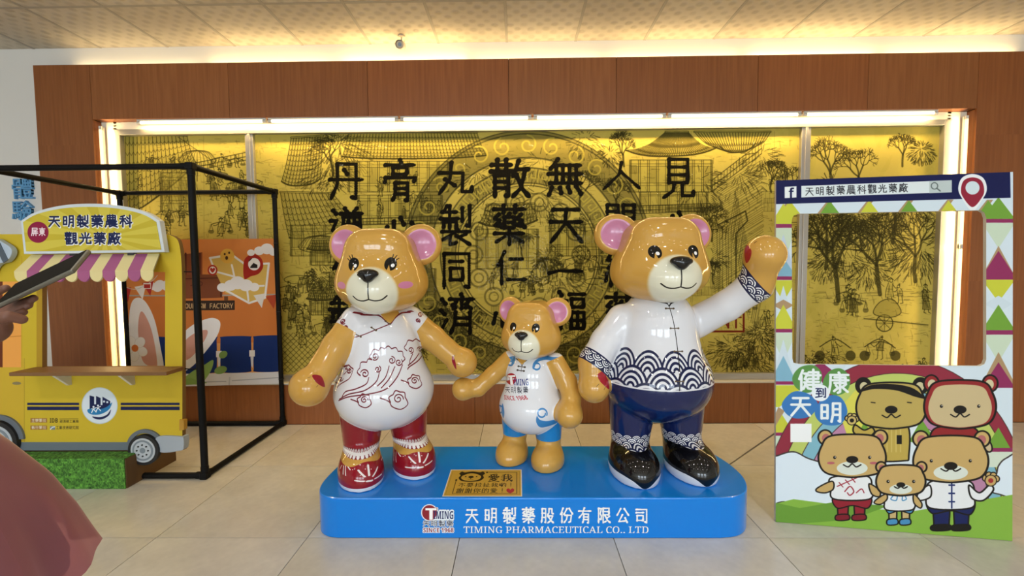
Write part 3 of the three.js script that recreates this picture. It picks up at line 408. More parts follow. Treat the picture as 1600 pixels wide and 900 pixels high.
// ---------------------------------------------------------------- lamps: tubes in the recess, tubes on top of the cladding, ceiling downlights
function glow(rgb, k) { const m = new THREE.MeshStandardMaterial({ color: '#ffffff', roughness: 0.4 }); m.emissive.setRGB(...rgb); m.emissiveIntensity = k; return m; }
{
  const tubeGlow = glow([1.0, 0.8, 0.46], 8), jambGlow = glow([1.0, 0.74, 0.28], 3), cap = M('#d8d5cc', 0.5), L = 1.14;
  const tubeShape = new THREE.CylinderGeometry(0.012, 0.012, L - 0.055, 9, 1, true), capShape = new THREE.CylinderGeometry(0.013, 0.013, 0.03, 10), base = new RoundedBoxGeometry(0.022, L, 0.014, 1, 0.003);
  const tube = (at, axis, label, group, back, lit = tubeGlow) => {   // local y runs along the tube, local z away from its base
    const t = thing('tube_light', label, 'light', at, 0, group); t.setRotationFromMatrix(new THREE.Matrix4().makeBasis(axis.clone().cross(back).normalize(), axis, back));
    mesh('tube', tubeShape, lit, t); for (const s of [-1, 1]) { const q = mesh('end_cap', capShape, cap, t); q.position.y = s * (L / 2 - 0.015); } mesh('batten', base, cap, t).position.z = -0.02;
    return t;
  };
  for (let k = 0; k < 6; k++) { const x = -2.96 + k * 1.16 + 0.2; tube([x, 2.694, 0.026], V(1, 0, 0), 'warm tube light along the top of the mural recess', 'tube lights above the mural', V(0, -1, 0)); areaLight(WARM, TUBE_LIGHT * (k === 0 ? 0.6 : k === 5 ? 0.75 : 1), L, 0.024, [x, 2.678, 0.03], [x, 2.2, -0.12]); }
  for (const [x, s] of [[-3.668, 1], [3.868, -1]]) for (const y of [1.0, 2.1]) {
    tube([x, y, 0.02], V(0, 1, 0), s > 0 ? 'warm upright tube light in the mural recess beside the arched van sign' : 'warm upright tube light in the mural recess behind the photo frame board', s > 0 ? 'tube lights up the left jamb' : 'tube lights up the right jamb', V(0, 0, 1), jambGlow);
    areaLight(WARM, TUBE_LIGHT * 0.5, 0.024, L, [x + s * 0.016, y, 0.034], [x + s * 1, y, -0.3]);
  }
  for (const [x, k] of [[-3.4, 0.3], [-2.2, 0.7], [-1.0, 1.25], [0.2, 0.6], [1.4, 0.75], [2.6, 1], [3.8, 0.8]]) {
    tube([x, CLAD.top + 0.016, -0.055], V(1, 0, 0), 'warm tube light lying on top of the wood cladding', 'tube lights on the cladding', V(0, 1, 0));
    areaLight(WARM, COVE_LIGHT * k, L, 0.024, [x, CLAD.top + 0.03, -0.055], [x, ROOM.top + 1, 0.15]);
  }
  const disc = glow(NEUTRAL, 60), trim = M('#e4e2dc', 0.4), ringShape = new THREE.TorusGeometry(0.085, 0.011, 8, 24).rotateX(Math.PI / 2), discShape = new THREE.CircleGeometry(0.075, 14).rotateX(Math.PI / 2);
  for (let i = 0; i < 7; i++) for (let j = 0; j < 9; j++) {
    const x = -3.435 + i * 1.22, z = 2.025 + j * 1.22, d = thing('downlight', 'round recessed downlight in the panelled ceiling', 'light', [x, ROOM.top, z], 0, 'ceiling downlights');
    mesh('trim_ring', ringShape, trim, d); mesh('lens', discShape, disc, d).position.y = -0.002;
    if (i % 2 === 0 && (j === 1 || j === 3)) { const s = new THREE.SpotLight(new THREE.Color().setRGB(...NEUTRAL), DOWN_LIGHT, 0, 1.15, 0.7, 2); s.position.set(x, ROOM.top - 0.012, z); s.target.position.set(x, 0, z - 0.6); s.castShadow = true; s.shadow.radius = 3.4; scene.add(s, s.target); }
  }
}

// ---------------------------------------------------------------- blue plinth with lettering and sticker
const PLINTH = 0.216;
{
  const outline = [[-0.95, 1.66], [-1.01, 1.646], [-1.062, 1.605], [-1.092, 1.53], [-1.1, 1.42], [-1.085, 1.25], [-1.04, 1.12], [-0.96, 1.05], [-0.86, 1.025], [1.08, 1.025], [1.16, 1.05], [1.225, 1.13], [1.262, 1.26], [1.27, 1.4], [1.25, 1.5], [1.205, 1.588], [1.135, 1.642], [1.04, 1.66]];
  const p = thing('display_plinth', 'long glossy blue plinth with rounded ends and white company lettering', 'plinth', [0, 0, 0]);
  const dense = []; { const n = outline.length; for (let i = 0; i < n; i++) { const a = outline[i], b = outline[(i + 1) % n]; if (Math.hypot(a[0] - b[0], a[1] - b[1]) > 0.5) { dense.push(a); } else { const near = (q, r) => (Math.hypot(q[0] - r[0], q[1] - r[1]) > 0.5 ? r : q), q = smooth([near(outline[(i + n - 1) % n], a), a, b, near(outline[(i + 2) % n], b)]).slice(8, 16); dense.push(...q); } } }
  const s = new THREE.Shape(dense.map(([x, z]) => new THREE.Vector2(x, -z)));
  const g = new THREE.ExtrudeGeometry(s, { depth: PLINTH - 0.012, bevelEnabled: true, bevelSize: 0.006, bevelThickness: 0.006, bevelOffset: -0.006, bevelSegments: 3 }); g.rotateX(-Math.PI / 2); g.translate(0, 0.006, 0);
  mesh('body', g, M('#0380e2', 0.3, { specularIntensity: 0.35, clearcoat: 0.6, clearcoatRoughness: 0.08 }), p);
  // lettering: flat vinyl on the front face
  const x0 = -0.56, x1 = 0.75, y0 = 0.03, y1 = 0.19, pr = flatPrint(1.6605, x0, x1, y0, y1, 1500), pen = pr.pen, white = '#f2f6fa', back = '#bcd9f0';
  const logo = (pen, edge) => {
    for (const [c, w] of edge ? [[edge, 3], [null, 0]] : [[null, 0]]) {
      pen.oval(671, 801, 11.5, 11.8, c || '#8d1626', c, w);
      pen.latin('T', 664, 812, 19, 18, c || '#ffffff', 'sans-serif', 'bold', c || '#8d1626', c ? 14 : 6);
      pen.latin('IMING', 677, 811, 32, 12.5, c || '#1d2a63', 'sans-serif', 'bold', c, 26);
      pen.row('天明製藥', 660, 813, 49, 9.4, c || '#1b1c3c', c ? 24 : 9, 0);
      pen.latin('SINCE 1968', 661, 831.5, 48, 6.6, c || '#8d1626', 'sans-serif', 'bold', c, 26);
    }
  };
  logo(pen, '#e8f1f8');
  pen.row('天明製藥股份有限公司', 723, 793, 294, 25, white, 13, 0.7, 0.28);
  pen.latin('TIMING PHARMACEUTICAL CO., LTD', 724, 833, 290, 10.5, white, 'serif', '');
  const label = mesh('lettering', new THREE.PlaneGeometry(x1 - x0, y1 - y0).translate((x0 + x1) / 2, (y0 + y1) / 2, 1.6608), M('#ffffff', 0.35, { map: texture(pr.canvas), transparent: true, alphaTest: 0.02 }), p);
  label.userData.label = 'white company lettering and red round logo';
  // gold sticker on top
  const P4 = [[706, 734], [815, 734], [816, 776], [691, 776]].map(([u, v]) => onY(u, v, PLINTH)), sx0 = P4[3].x, sx1 = P4[1].x, sz0 = P4[0].z, sz1 = P4[2].z;
  const [cv, cx] = makeCanvas((sx1 - sx0) * 1500, (sz1 - sz0) * 1500, '#e9e3cf'), W = cv.width, H = cv.height, q = new Pen(cx, (a, b) => [a * W / 120, b * H / 60]), K = '#241c10', gold = '#c9a13c';
  q.rect(1.5, 1.5, 118.5, 58.5, gold).rect(4, 4, 116, 56, 'rgba(0,0,0,0)', K, 0); q.k = W / 120;
  q.line([[62, 7], [112, 7], [112, 54], [14, 54], [14, 26]], K, 1).oval(14, 25, 1.6, 1.8, K).oval(62, 7, 1.4, 1.6, K);
  q.blob([[16, 10], [20, 5], [25, 7], [38, 5], [50, 7], [55, 5], [59, 10], [56, 14], [58, 20], [52, 27], [37, 29], [23, 27], [17, 20], [19, 14]], K).blob([[24, 14], [37, 9], [51, 14], [53, 20], [48, 25], [37, 27], [26, 25], [21, 20]], gold).oval(37, 18, 4.4, 2.6, K).line([[37, 20], [37, 23]], K, 1).curve([[33, 23.5], [37, 23], [41, 23.5]], K, 1).oval(28, 17, 1.2, 1.2, K).oval(46, 17, 1.2, 1.2, K);
  q.row('愛我', 64, 11, 42, 18, K, 12, 0, 0.1).row('不要拉扯我喲！', 19, 31, 90, 10, K, 11, 0, 0.12).row('謝謝你的愛！', 18, 43, 78, 10, K, 11, 0, 0.12);
  q.blob([[102, 46], [105, 43.5], [108, 46], [107, 50], [102, 53.5], [97, 50], [96, 46], [99, 43.5]], '#b3202c');
  const sg = new THREE.PlaneGeometry(sx1 - sx0, sz1 - sz0); sg.rotateX(-Math.PI / 2); sg.translate((sx0 + sx1) / 2, PLINTH + 0.0008, (sz0 + sz1) / 2);
  mesh('sticker', sg, M('#ffffff', 0.4, { map: texture(cv) }), p).userData.label = 'gold notice sticker with a small bear face';
}

// ---------------------------------------------------------------- solid modelling with distance fields
const smin = (a, b, k) => { const h = Math.max(k - Math.abs(a - b), 0) / k; return Math.min(a, b) - h * h * k * 0.25; };
const smax = (a, b, k) => -smin(-a, -b, k);
function ellipsoid(x, y, z, a, b, c) { const k0 = Math.hypot(x / a, y / b, z / c), k1 = Math.hypot(x / (a * a), y / (b * b), z / (c * c)); return k1 < 1e-9 ? -Math.min(a, b, c) : k0 * (k0 - 1) / k1; }
function roundBox(x, y, z, a, b, c, r) { const qx = Math.abs(x) - a + r, qy = Math.abs(y) - b + r, qz = Math.abs(z) - c + r; return Math.hypot(Math.max(qx, 0), Math.max(qy, 0), Math.max(qz, 0)) + Math.min(Math.max(qx, qy, qz), 0) - r; }
function capsule(x, y, z, A, B, ra, rb) { const bx = B[0] - A[0], by = B[1] - A[1], bz = B[2] - A[2], t = Math.min(1, Math.max(0, ((x - A[0]) * bx + (y - A[1]) * by + (z - A[2]) * bz) / (bx * bx + by * by + bz * bz))); return Math.hypot(x - A[0] - bx * t, y - A[1] - by * t, z - A[2] - bz * t) - (ra + (rb - ra) * t); }
// Surface of f = 0 in a box, as {p, n, i}; vertices are moved onto the surface and carry its true normal.
function surface(f, lo, hi, cell) {
  const N = [0, 1, 2].map((k) => Math.ceil((hi[k] - lo[k]) / cell) + 2), [nx, ny, nz] = N, val = new Float32Array(nx * ny * nz), o = lo.map((v) => v - cell / 2);
  for (let z = 0, q = 0; z < nz; z++) for (let y = 0; y < ny; y++) for (let x = 0; x < nx; x++, q++) val[q] = f(o[0] + x * cell, o[1] + y * cell, o[2] + z * cell);
  const idx = new Int32Array(nx * ny * nz).fill(-1), p = [], n = [], tri = [], at = (x, y, z) => x + nx * (y + ny * z);
  for (let z = 0; z + 1 < nz; z++) for (let y = 0; y + 1 < ny; y++) for (let x = 0; x + 1 < nx; x++) {
    let sx = 0, sy = 0, sz = 0, c = 0;
    const v = [0, 1, 2, 3, 4, 5, 6, 7].map((k) => val[at(x + (k & 1), y + (k >> 1 & 1), z + (k >> 2))]);
    let inside = 0; for (const q of v) if (q < 0) inside++;
    if (inside === 0 || inside === 8) continue;
    for (let a = 0; a < 8; a++) for (const d of [1, 2, 4]) { const b = a | d; if (b === a || (v[a] < 0) === (v[b] < 0)) continue; const t = v[a] / (v[a] - v[b]); sx += (a & 1) + (d === 1 ? t : 0); sy += (a >> 1 & 1) + (d === 2 ? t : 0); sz += (a >> 2) + (d === 4 ? t : 0); c++; }
    idx[at(x, y, z)] = p.length / 3; p.push(o[0] + (x + sx / c) * cell, o[1] + (y + sy / c) * cell, o[2] + (z + sz / c) * cell);
  }
  const e = cell * 0.12;
  for (let k = 0; k < p.length; k += 3) {
    let gx = 0, gy = 0, gz = 0;
    for (let step = 0; step < 3; step++) {
      const [x, y, z] = [p[k], p[k + 1], p[k + 2]], d = f(x, y, z);
      gx = (f(x + e, y, z) - f(x - e, y, z)) / (2 * e); gy = (f(x, y + e, z) - f(x, y - e, z)) / (2 * e); gz = (f(x, y, z + e) - f(x, y, z - e)) / (2 * e);
      const m = gx * gx + gy * gy + gz * gz || 1; if (step === 2) break; const s = Math.max(-0.4 * cell, Math.min(0.4 * cell, d / Math.sqrt(m))) / Math.sqrt(m);
      p[k] -= gx * s; p[k + 1] -= gy * s; p[k + 2] -= gz * s;
    }
    const m = Math.hypot(gx, gy, gz) || 1; n.push(gx / m, gy / m, gz / m);
  }
  const quad = (a, b, c, d, flip) => { if (a < 0 || b < 0 || c < 0 || d < 0) return; if (flip) tri.push(a, c, b, a, d, c); else tri.push(a, b, c, a, c, d); };
  for (let z = 1; z + 1 < nz; z++) for (let y = 1; y + 1 < ny; y++) for (let x = 1; x + 1 < nx; x++) {
    const v0 = val[at(x, y, z)] < 0;
    if (v0 !== val[at(x + 1, y, z)] < 0) quad(idx[at(x, y - 1, z - 1)], idx[at(x, y, z - 1)], idx[at(x, y, z)], idx[at(x, y - 1, z)], !v0);
    if (v0 !== val[at(x, y + 1, z)] < 0) quad(idx[at(x - 1, y, z - 1)], idx[at(x - 1, y, z)], idx[at(x, y, z)], idx[at(x, y, z - 1)], !v0);
    if (v0 !== val[at(x, y, z + 1)] < 0) quad(idx[at(x - 1, y - 1, z)], idx[at(x, y - 1, z)], idx[at(x, y, z)], idx[at(x - 1, y, z)], !v0);
  }
  return { p, n, i: tri };
}
// Cuts a surface along field = 0: [the part where field < 0, the rest]
function cut(s, field) {
  const p = s.p.slice(), n = s.n.slice(), d = [], made = new Map(), a = [], b = [];
  for (let k = 0; k < p.length; k += 3) d.push(field(p[k], p[k + 1], p[k + 2]));
  const mid = (i, j) => {
    const key = i < j ? i + '_' + j : j + '_' + i; if (made.has(key)) return made.get(key);
    let t0 = 0, t1 = 1; const s0 = d[i] < 0; for (let q = 0; q < 10; q++) { const t = (t0 + t1) / 2, w = [0, 1, 2].map((c) => p[3 * i + c] + (p[3 * j + c] - p[3 * i + c]) * t); if ((field(...w) < 0) === s0) t0 = t; else t1 = t; }
    const t = (t0 + t1) / 2, at = p.length / 3; for (let c = 0; c < 3; c++) { p.push(p[3 * i + c] + (p[3 * j + c] - p[3 * i + c]) * t); n.push(n[3 * i + c] + (n[3 * j + c] - n[3 * i + c]) * t); }
    d.push(0); made.set(key, at); return at;
  };
  for (let k = 0; k < s.i.length; k += 3) {
    const v = [s.i[k], s.i[k + 1], s.i[k + 2]], neg = v.map((q) => d[q] < 0), count = neg.filter(Boolean).length;
    if (count === 3) a.push(...v); else if (count === 0) b.push(...v);
    else { const odd = neg.indexOf(count === 1), o = v[odd], q = v[(odd + 1) % 3], r = v[(odd + 2) % 3], m1 = mid(o, q), m2 = mid(o, r); (count === 1 ? a : b).push(o, m1, m2); (count === 1 ? b : a).push(m1, q, r, m1, r, m2); }
  }
  return [{ p, n, i: a }, { p, n, i: b }];
}
// uv(x, y, z) per vertex; a triangle across the seam of a wrap-around mapping is carried past 1
function toGeometry(s, uv) {
  const m = s.i.length, P = new Float32Array(m * 3), N = new Float32Array(m * 3), U = new Float32Array(m * 2);
  for (let k = 0; k < m; k++) { const v = s.i[k]; for (let c = 0; c < 3; c++) { P[3 * k + c] = s.p[3 * v + c]; N[3 * k + c] = s.n[3 * v + c]; } const q = uv ? uv(P[3 * k], P[3 * k + 1], P[3 * k + 2]) : [0, 0]; U[2 * k] = q[0]; U[2 * k + 1] = q[1]; }
  for (let k = 0; k < m; k += 3) { const u = [U[2 * k], U[2 * k + 2], U[2 * k + 4]], hi = Math.max(...u); if (hi - Math.min(...u) > 0.5) for (let c = 0; c < 3; c++) if (hi - u[c] > 0.5) U[2 * (k + c)] += 1; }
  const g = new THREE.BufferGeometry(); g.setAttribute('position', new THREE.BufferAttribute(P, 3)); g.setAttribute('normal', new THREE.BufferAttribute(N, 3)); g.setAttribute('uv', new THREE.BufferAttribute(U, 2));
  return g;
}

// ---------------------------------------------------------------- the three fibreglass bear statues
const FUR = '#cb9c49', lacquer = (color, more = {}) => M(color, 0.4, { specularIntensity: 0.15, clearcoat: 1, clearcoatRoughness: 0.045, ...more });
const furMat = lacquer(FUR), blackGloss = lacquer('#0a0a0c'), pinkMat = lacquer('#c983a6', { clearcoatRoughness: 0.16 });
// Head in its own axes (face towards +z), for a head about 0.54 m wide
const headField = (x, y, z) => {
  let d = roundBox(x, y - 0.06, z - 0.005, 0.203 - 0.03 * Math.max(0, y - 0.06) / 0.18 - 0.1 * z * z, 0.18 - 0.35 * x * x, 0.193 - 0.5 * x * x, 0.1);
  d = smin(d, ellipsoid(x, y + 0.085, z - 0.03, 0.262, 0.172, 0.205), 0.1);
  d = smin(d, ellipsoid(x, y + 0.1, z - 0.17, 0.14, 0.138, 0.13), 0.06);
  return d;
};
const EAR = [0.212, 0.145, -0.055];
const earField = (x, y, z) => smax(ellipsoid(x, y, z, 0.112, 0.116, 0.06), -ellipsoid(x, y, z - 0.075, 0.092, 0.096, 0.058), 0.022);
const headSurface = surface(headField, [-0.32, -0.32, -0.26], [0.32, 0.3, 0.36], 0.0105), earSurface = surface(earField, [-0.14, -0.14, -0.09], [0.14, 0.14, 0.09], 0.0075);
const noseSurface = surface((x, y, z) => smin(ellipsoid(x, y - 0.006, z, 0.056, 0.027, 0.034), ellipsoid(x, y + 0.016, z - 0.001, 0.026, 0.026, 0.03), 0.022), [-0.08, -0.06, -0.05], [0.08, 0.06, 0.06], 0.005);
const EYES = { x: 0.098, y: 0.042, rx: 0.031, ry: 0.036 };
const headUV = (x, y, z) => [0.25 + x / 1.3 + (z < -0.02 ? 0.5 : 0), 0.5 + y / 0.65];
const headPieces = (() => {
  const front = (z) => (z > 0.05 ? 0 : 1), parts = {}; let rest = headSurface;
  [parts.eyeA, rest] = cut(rest, (x, y, z) => Math.hypot((x + EYES.x) / EYES.rx, (y - EYES.y) / EYES.ry) - 1 + front(z));
  [parts.eyeB, rest] = cut(rest, (x, y, z) => Math.hypot((x - EYES.x) / EYES.rx, (y - EYES.y) / EYES.ry) - 1 + front(z));
  [parts.muzzle, rest] = cut(rest, (x, y, z) => Math.hypot(x / 0.13, (y + 0.112) / 0.132) - 1 + front(z));
  parts.skull = rest;
  for (const k in parts) parts[k] = toGeometry(parts[k], headUV);
  const [inner, outer] = cut(earSurface, (x, y, z) => Math.hypot(x / 0.08, y / 0.084) - 1 + (z > 0 ? 0 : 2)); parts.earInner = toGeometry(inner); parts.ear = toGeometry(outer); parts.nose = toGeometry(noseSurface);
  return parts;
})();
function headPaint(lashes) {
  const S = 1024, [c, x] = makeCanvas(S * 2, S, FUR), pen = new Pen(x, (a, b) => [S / 2 + a * S * 2 / 1.3, S / 2 - b * S / 0.65], S / 0.65), cream = [226, 224, 202];
  for (let k = 14; k >= 0; k--) pen.oval(0, -0.112, 0.116 + k * 0.0019, 0.118 + k * 0.0019, `rgba(${cream.join()},${0.12 + 0.06 * (14 - k)})`);
  pen.oval(0, -0.112, 0.115, 0.117, `rgb(${cream.join()})`);
  for (const s of [-1, 1]) {
    const ex = s * EYES.x, ey = EYES.y;
    pen.oval(ex, ey, EYES.rx, EYES.ry, '#0b0a0a');
    pen.fill([[ex - 0.004 - s * 0.004, ey - 0.004], [ex - 0.013 - s * 0.004, ey - 0.038], [ex + 0.006 - s * 0.004, ey - 0.038]], FUR).oval(ex + 0.011, ey - 0.008, 0.009, 0.01, '#f6f6f4');
    if (lashes) for (const [a, l] of [[35, 0.017], [55, 0.02], [75, 0.017]]) { const b = (s > 0 ? a : 180 - a) * RAD; pen.line([[ex + Math.cos(b) * EYES.rx * 0.9, ey + Math.sin(b) * EYES.ry * 0.9], [ex + Math.cos(b) * (EYES.rx + l), ey + Math.sin(b) * (EYES.ry + l)]], '#0b0a0a', 0.0045); }
    if (lashes) pen.oval(s * 0.172, -0.075, 0.033, 0.02, '#d080a4');
    pen.curve([[0, -0.142], [s * 0.03, -0.15], [s * 0.062, -0.146], [s * 0.088, -0.126]], '#161412', 0.0068);
  }
  pen.line([[0, -0.03], [0, -0.142]], '#161412', 0.0064);
  return lacquer('#ffffff', { map: texture(c, true, true) });
}
function addHead(root, at, scale, turn, tilt, lashes) {
  const h = new THREE.Group(); h.name = 'head'; h.position.copy(at); h.scale.set(scale[0], scale[1], scale[0]); h.rotation.set(tilt, turn, 0, 'YXZ'); root.add(h);
  const paint = headPaint(lashes), ho = headPieces;
  mesh('face', ho.skull, paint, h); mesh('muzzle', ho.muzzle, paint, h).userData.label = 'cream muzzle with a thin black smile'; mesh('eye', ho.eyeA, paint, h); mesh('eye', ho.eyeB, paint, h);
  mesh('nose', ho.nose, blackGloss, h).position.set(0, -0.012, 0.292);
  for (const s of [-1, 1]) { const e = mesh('ear', ho.ear, furMat, h), f = mesh('inner_ear', ho.earInner, pinkMat, h); for (const q of [e, f]) { q.scale.setScalar(1.09); q.position.set(s * EAR[0], EAR[1], EAR[2]); q.rotation.set(-0.1, s * 0.2, -s * 0.35); } f.userData.label = 'pink inner ear'; }
  return h;
}
// One statue. P: {at: [x, z], turn, s, arms: [[path of [u, v, local z, radius]], ...], ...}; arm paths are photo pixels laid at a depth in the statue's own axes.
function makeStatue(P) {
  const root = thing('bear_statue', P.label, 'statue', [P.at[0], PLINTH + 0.0015, P.at[1]], P.turn, 'bear family statues'); root.updateMatrixWorld(true);
  const inv = root.matrixWorld.clone().invert(), eye = EYE.clone().applyMatrix4(inv), dirOf = (u, v) => ray(u, v).transformDirection(inv), s = P.s;
  const place = (u, v, z) => { const d = dirOf(u, v), t = (z - eye.z) / d.z; return [eye.x + d.x * t, eye.y + d.y * t, z]; };
  const arms = P.arms.map((a) => a.map(([u, v, z, r]) => ({ c: place(u, v, z), r })));
  const torso = (x, y, z) => smin(ellipsoid(x / s, y / s - P.belly[0], z / s, P.belly[1], P.belly[2], P.belly[3]), ellipsoid(x / s, y / s - P.chest[0], z / s, P.chest[1], P.chest[2], P.chest[3]), 0.11) * s;
  const leg = (x, y, z, q) => capsule(x / s, y / s, z / s, [q * P.leg.x, 0.36, -0.01], [q * (P.leg.x + 0.012), 0.13, -0.01], 0.128, P.leg.r) * s;
  const foot = (x, y, z, q) => { let d = ellipsoid(x / s - q * P.foot.x, y / s - 0.045, z / s - P.foot.z, P.foot.w, P.foot.h, P.foot.l); return smin(d * s, leg(x, y, z, q), 0.035 * s); };
  const legs = (x, y, z) => smax(Math.min(foot(x, y, z, -1), foot(x, y, z, 1)), -y, 0.004);
  const arm = (x, y, z, k) => { const a = arms[k]; let d = 1e9; for (let i = 0; i + 2 < a.length; i++) d = smin(d, capsule(x, y, z, a[i].c, a[i + 1].c, a[i].r, a[i + 1].r), 0.02); const h = a[a.length - 1], w = a[a.length - 2]; return smin(d, smin(capsule(x, y, z, w.c, h.c, w.r * 0.9, h.r), Math.hypot(x - h.c[0], y - h.c[1], z - h.c[2]) - h.r, 0.02), P.handBlend ?? 0.008); };
  const along = (x, y, z, k) => { const a = arms[k][arms[k].length - 2].c, b = arms[k][0].c, L = Math.hypot(a[0] - b[0], a[1] - b[1], a[2] - b[2]); return ((x - b[0]) * (a[0] - b[0]) + (y - b[1]) * (a[1] - b[1]) + (z - b[2]) * (a[2] - b[2])) / L; };
  const body = (x, y, z) => { let d = torso(x, y, z); for (let k = 0; k < 2; k++) d = smin(d, arm(x, y, z, k), 0.03); return smin(d, legs(x, y, z), 0.012); };
  const lo = [-0.34 * s, -0.02, -0.32 * s], hi = [0.34 * s, 1.08 * s, 0.36 * s];
  for (const a of arms) for (const { c, r } of a) for (let k = 0; k < 3; k++) { lo[k] = Math.min(lo[k], c[k] - r - 0.03); hi[k] = Math.max(hi[k], c[k] + r + 0.03); }
  let rest = surface(body, lo, hi, P.cell || 0.0115);
  const round = (x, y, z) => [0.5 + Math.atan2(x, z) / (2 * Math.PI), y / (1.1 * s)];   // wrap-around mapping for the torso
  // a canvas in that mapping with a pen in photo pixels: the pixel's ray is followed to the surface
  const follow = (f, uv, W, H) => (u, v) => {
    const d = dirOf(u, v), o = eye; let t = 1.5; for (let k = 0; k < 90; k++) { const h = f(o.x + d.x * t, o.y + d.y * t, o.z + d.z * t); if (h < 0.0006) { const q = uv(o.x + d.x * t, o.y + d.y * t, o.z + d.z * t); return [q[0] * W, (1 - q[1]) * H]; } t += h * 0.8; if (t > 4) return null; } return null;
  };
  const tools = { root, s, arms, torso, leg, legs, foot, arm, along, body, round, follow, split(field) { const [a, b] = cut(rest, field); rest = b; return a; }, get rest() { return rest; } };
  P.dress(tools);
  addHead(root, V(...place(...P.head)), P.headScale, P.headTurn - P.turn, P.headTilt || 0, P.lashes);
  return root;
}
const legRound = (s, q, lx) => (x, y, z) => [0.5 + Math.atan2(x - q * lx * s, z) / (2 * Math.PI), y / (0.36 * s)];
// wave-scale pattern (rows of concentric arcs) on a canvas
function waves(ctx, W, x0, y0, y1, cols, rows, dark, light, rings = 4) {
  const w = W / cols, h = (y1 - y0) / rows;
  for (let j = 0; j <= rows; j++) for (let i = -1; i <= cols; i++) { const cx = x0 + (i + (j % 2 ? 0.5 : 0)) * w + w / 2, cy = y0 + (j + 1) * h; for (let k = 0; k < rings * 2; k++) { ctx.fillStyle = k % 2 ? light : dark; ctx.beginPath(); ctx.ellipse(cx, cy, w * 0.56 * (1 - k / (rings * 2)), h * 1.35 * (1 - k / (rings * 2)), 0, Math.PI, 2 * Math.PI); ctx.fill(); } }
}
const button = (pen, x, y, a, col = '#5b4a36', r = 4.2) => { const c = Math.cos(a * RAD) * r, q = Math.sin(a * RAD) * r; pen.line([[x - c, y - q], [x + c, y + q]], col, 1.2).oval(x - c, y - q, 1.7, 1.5, col).oval(x + c, y + q, 1.7, 1.5, col); };

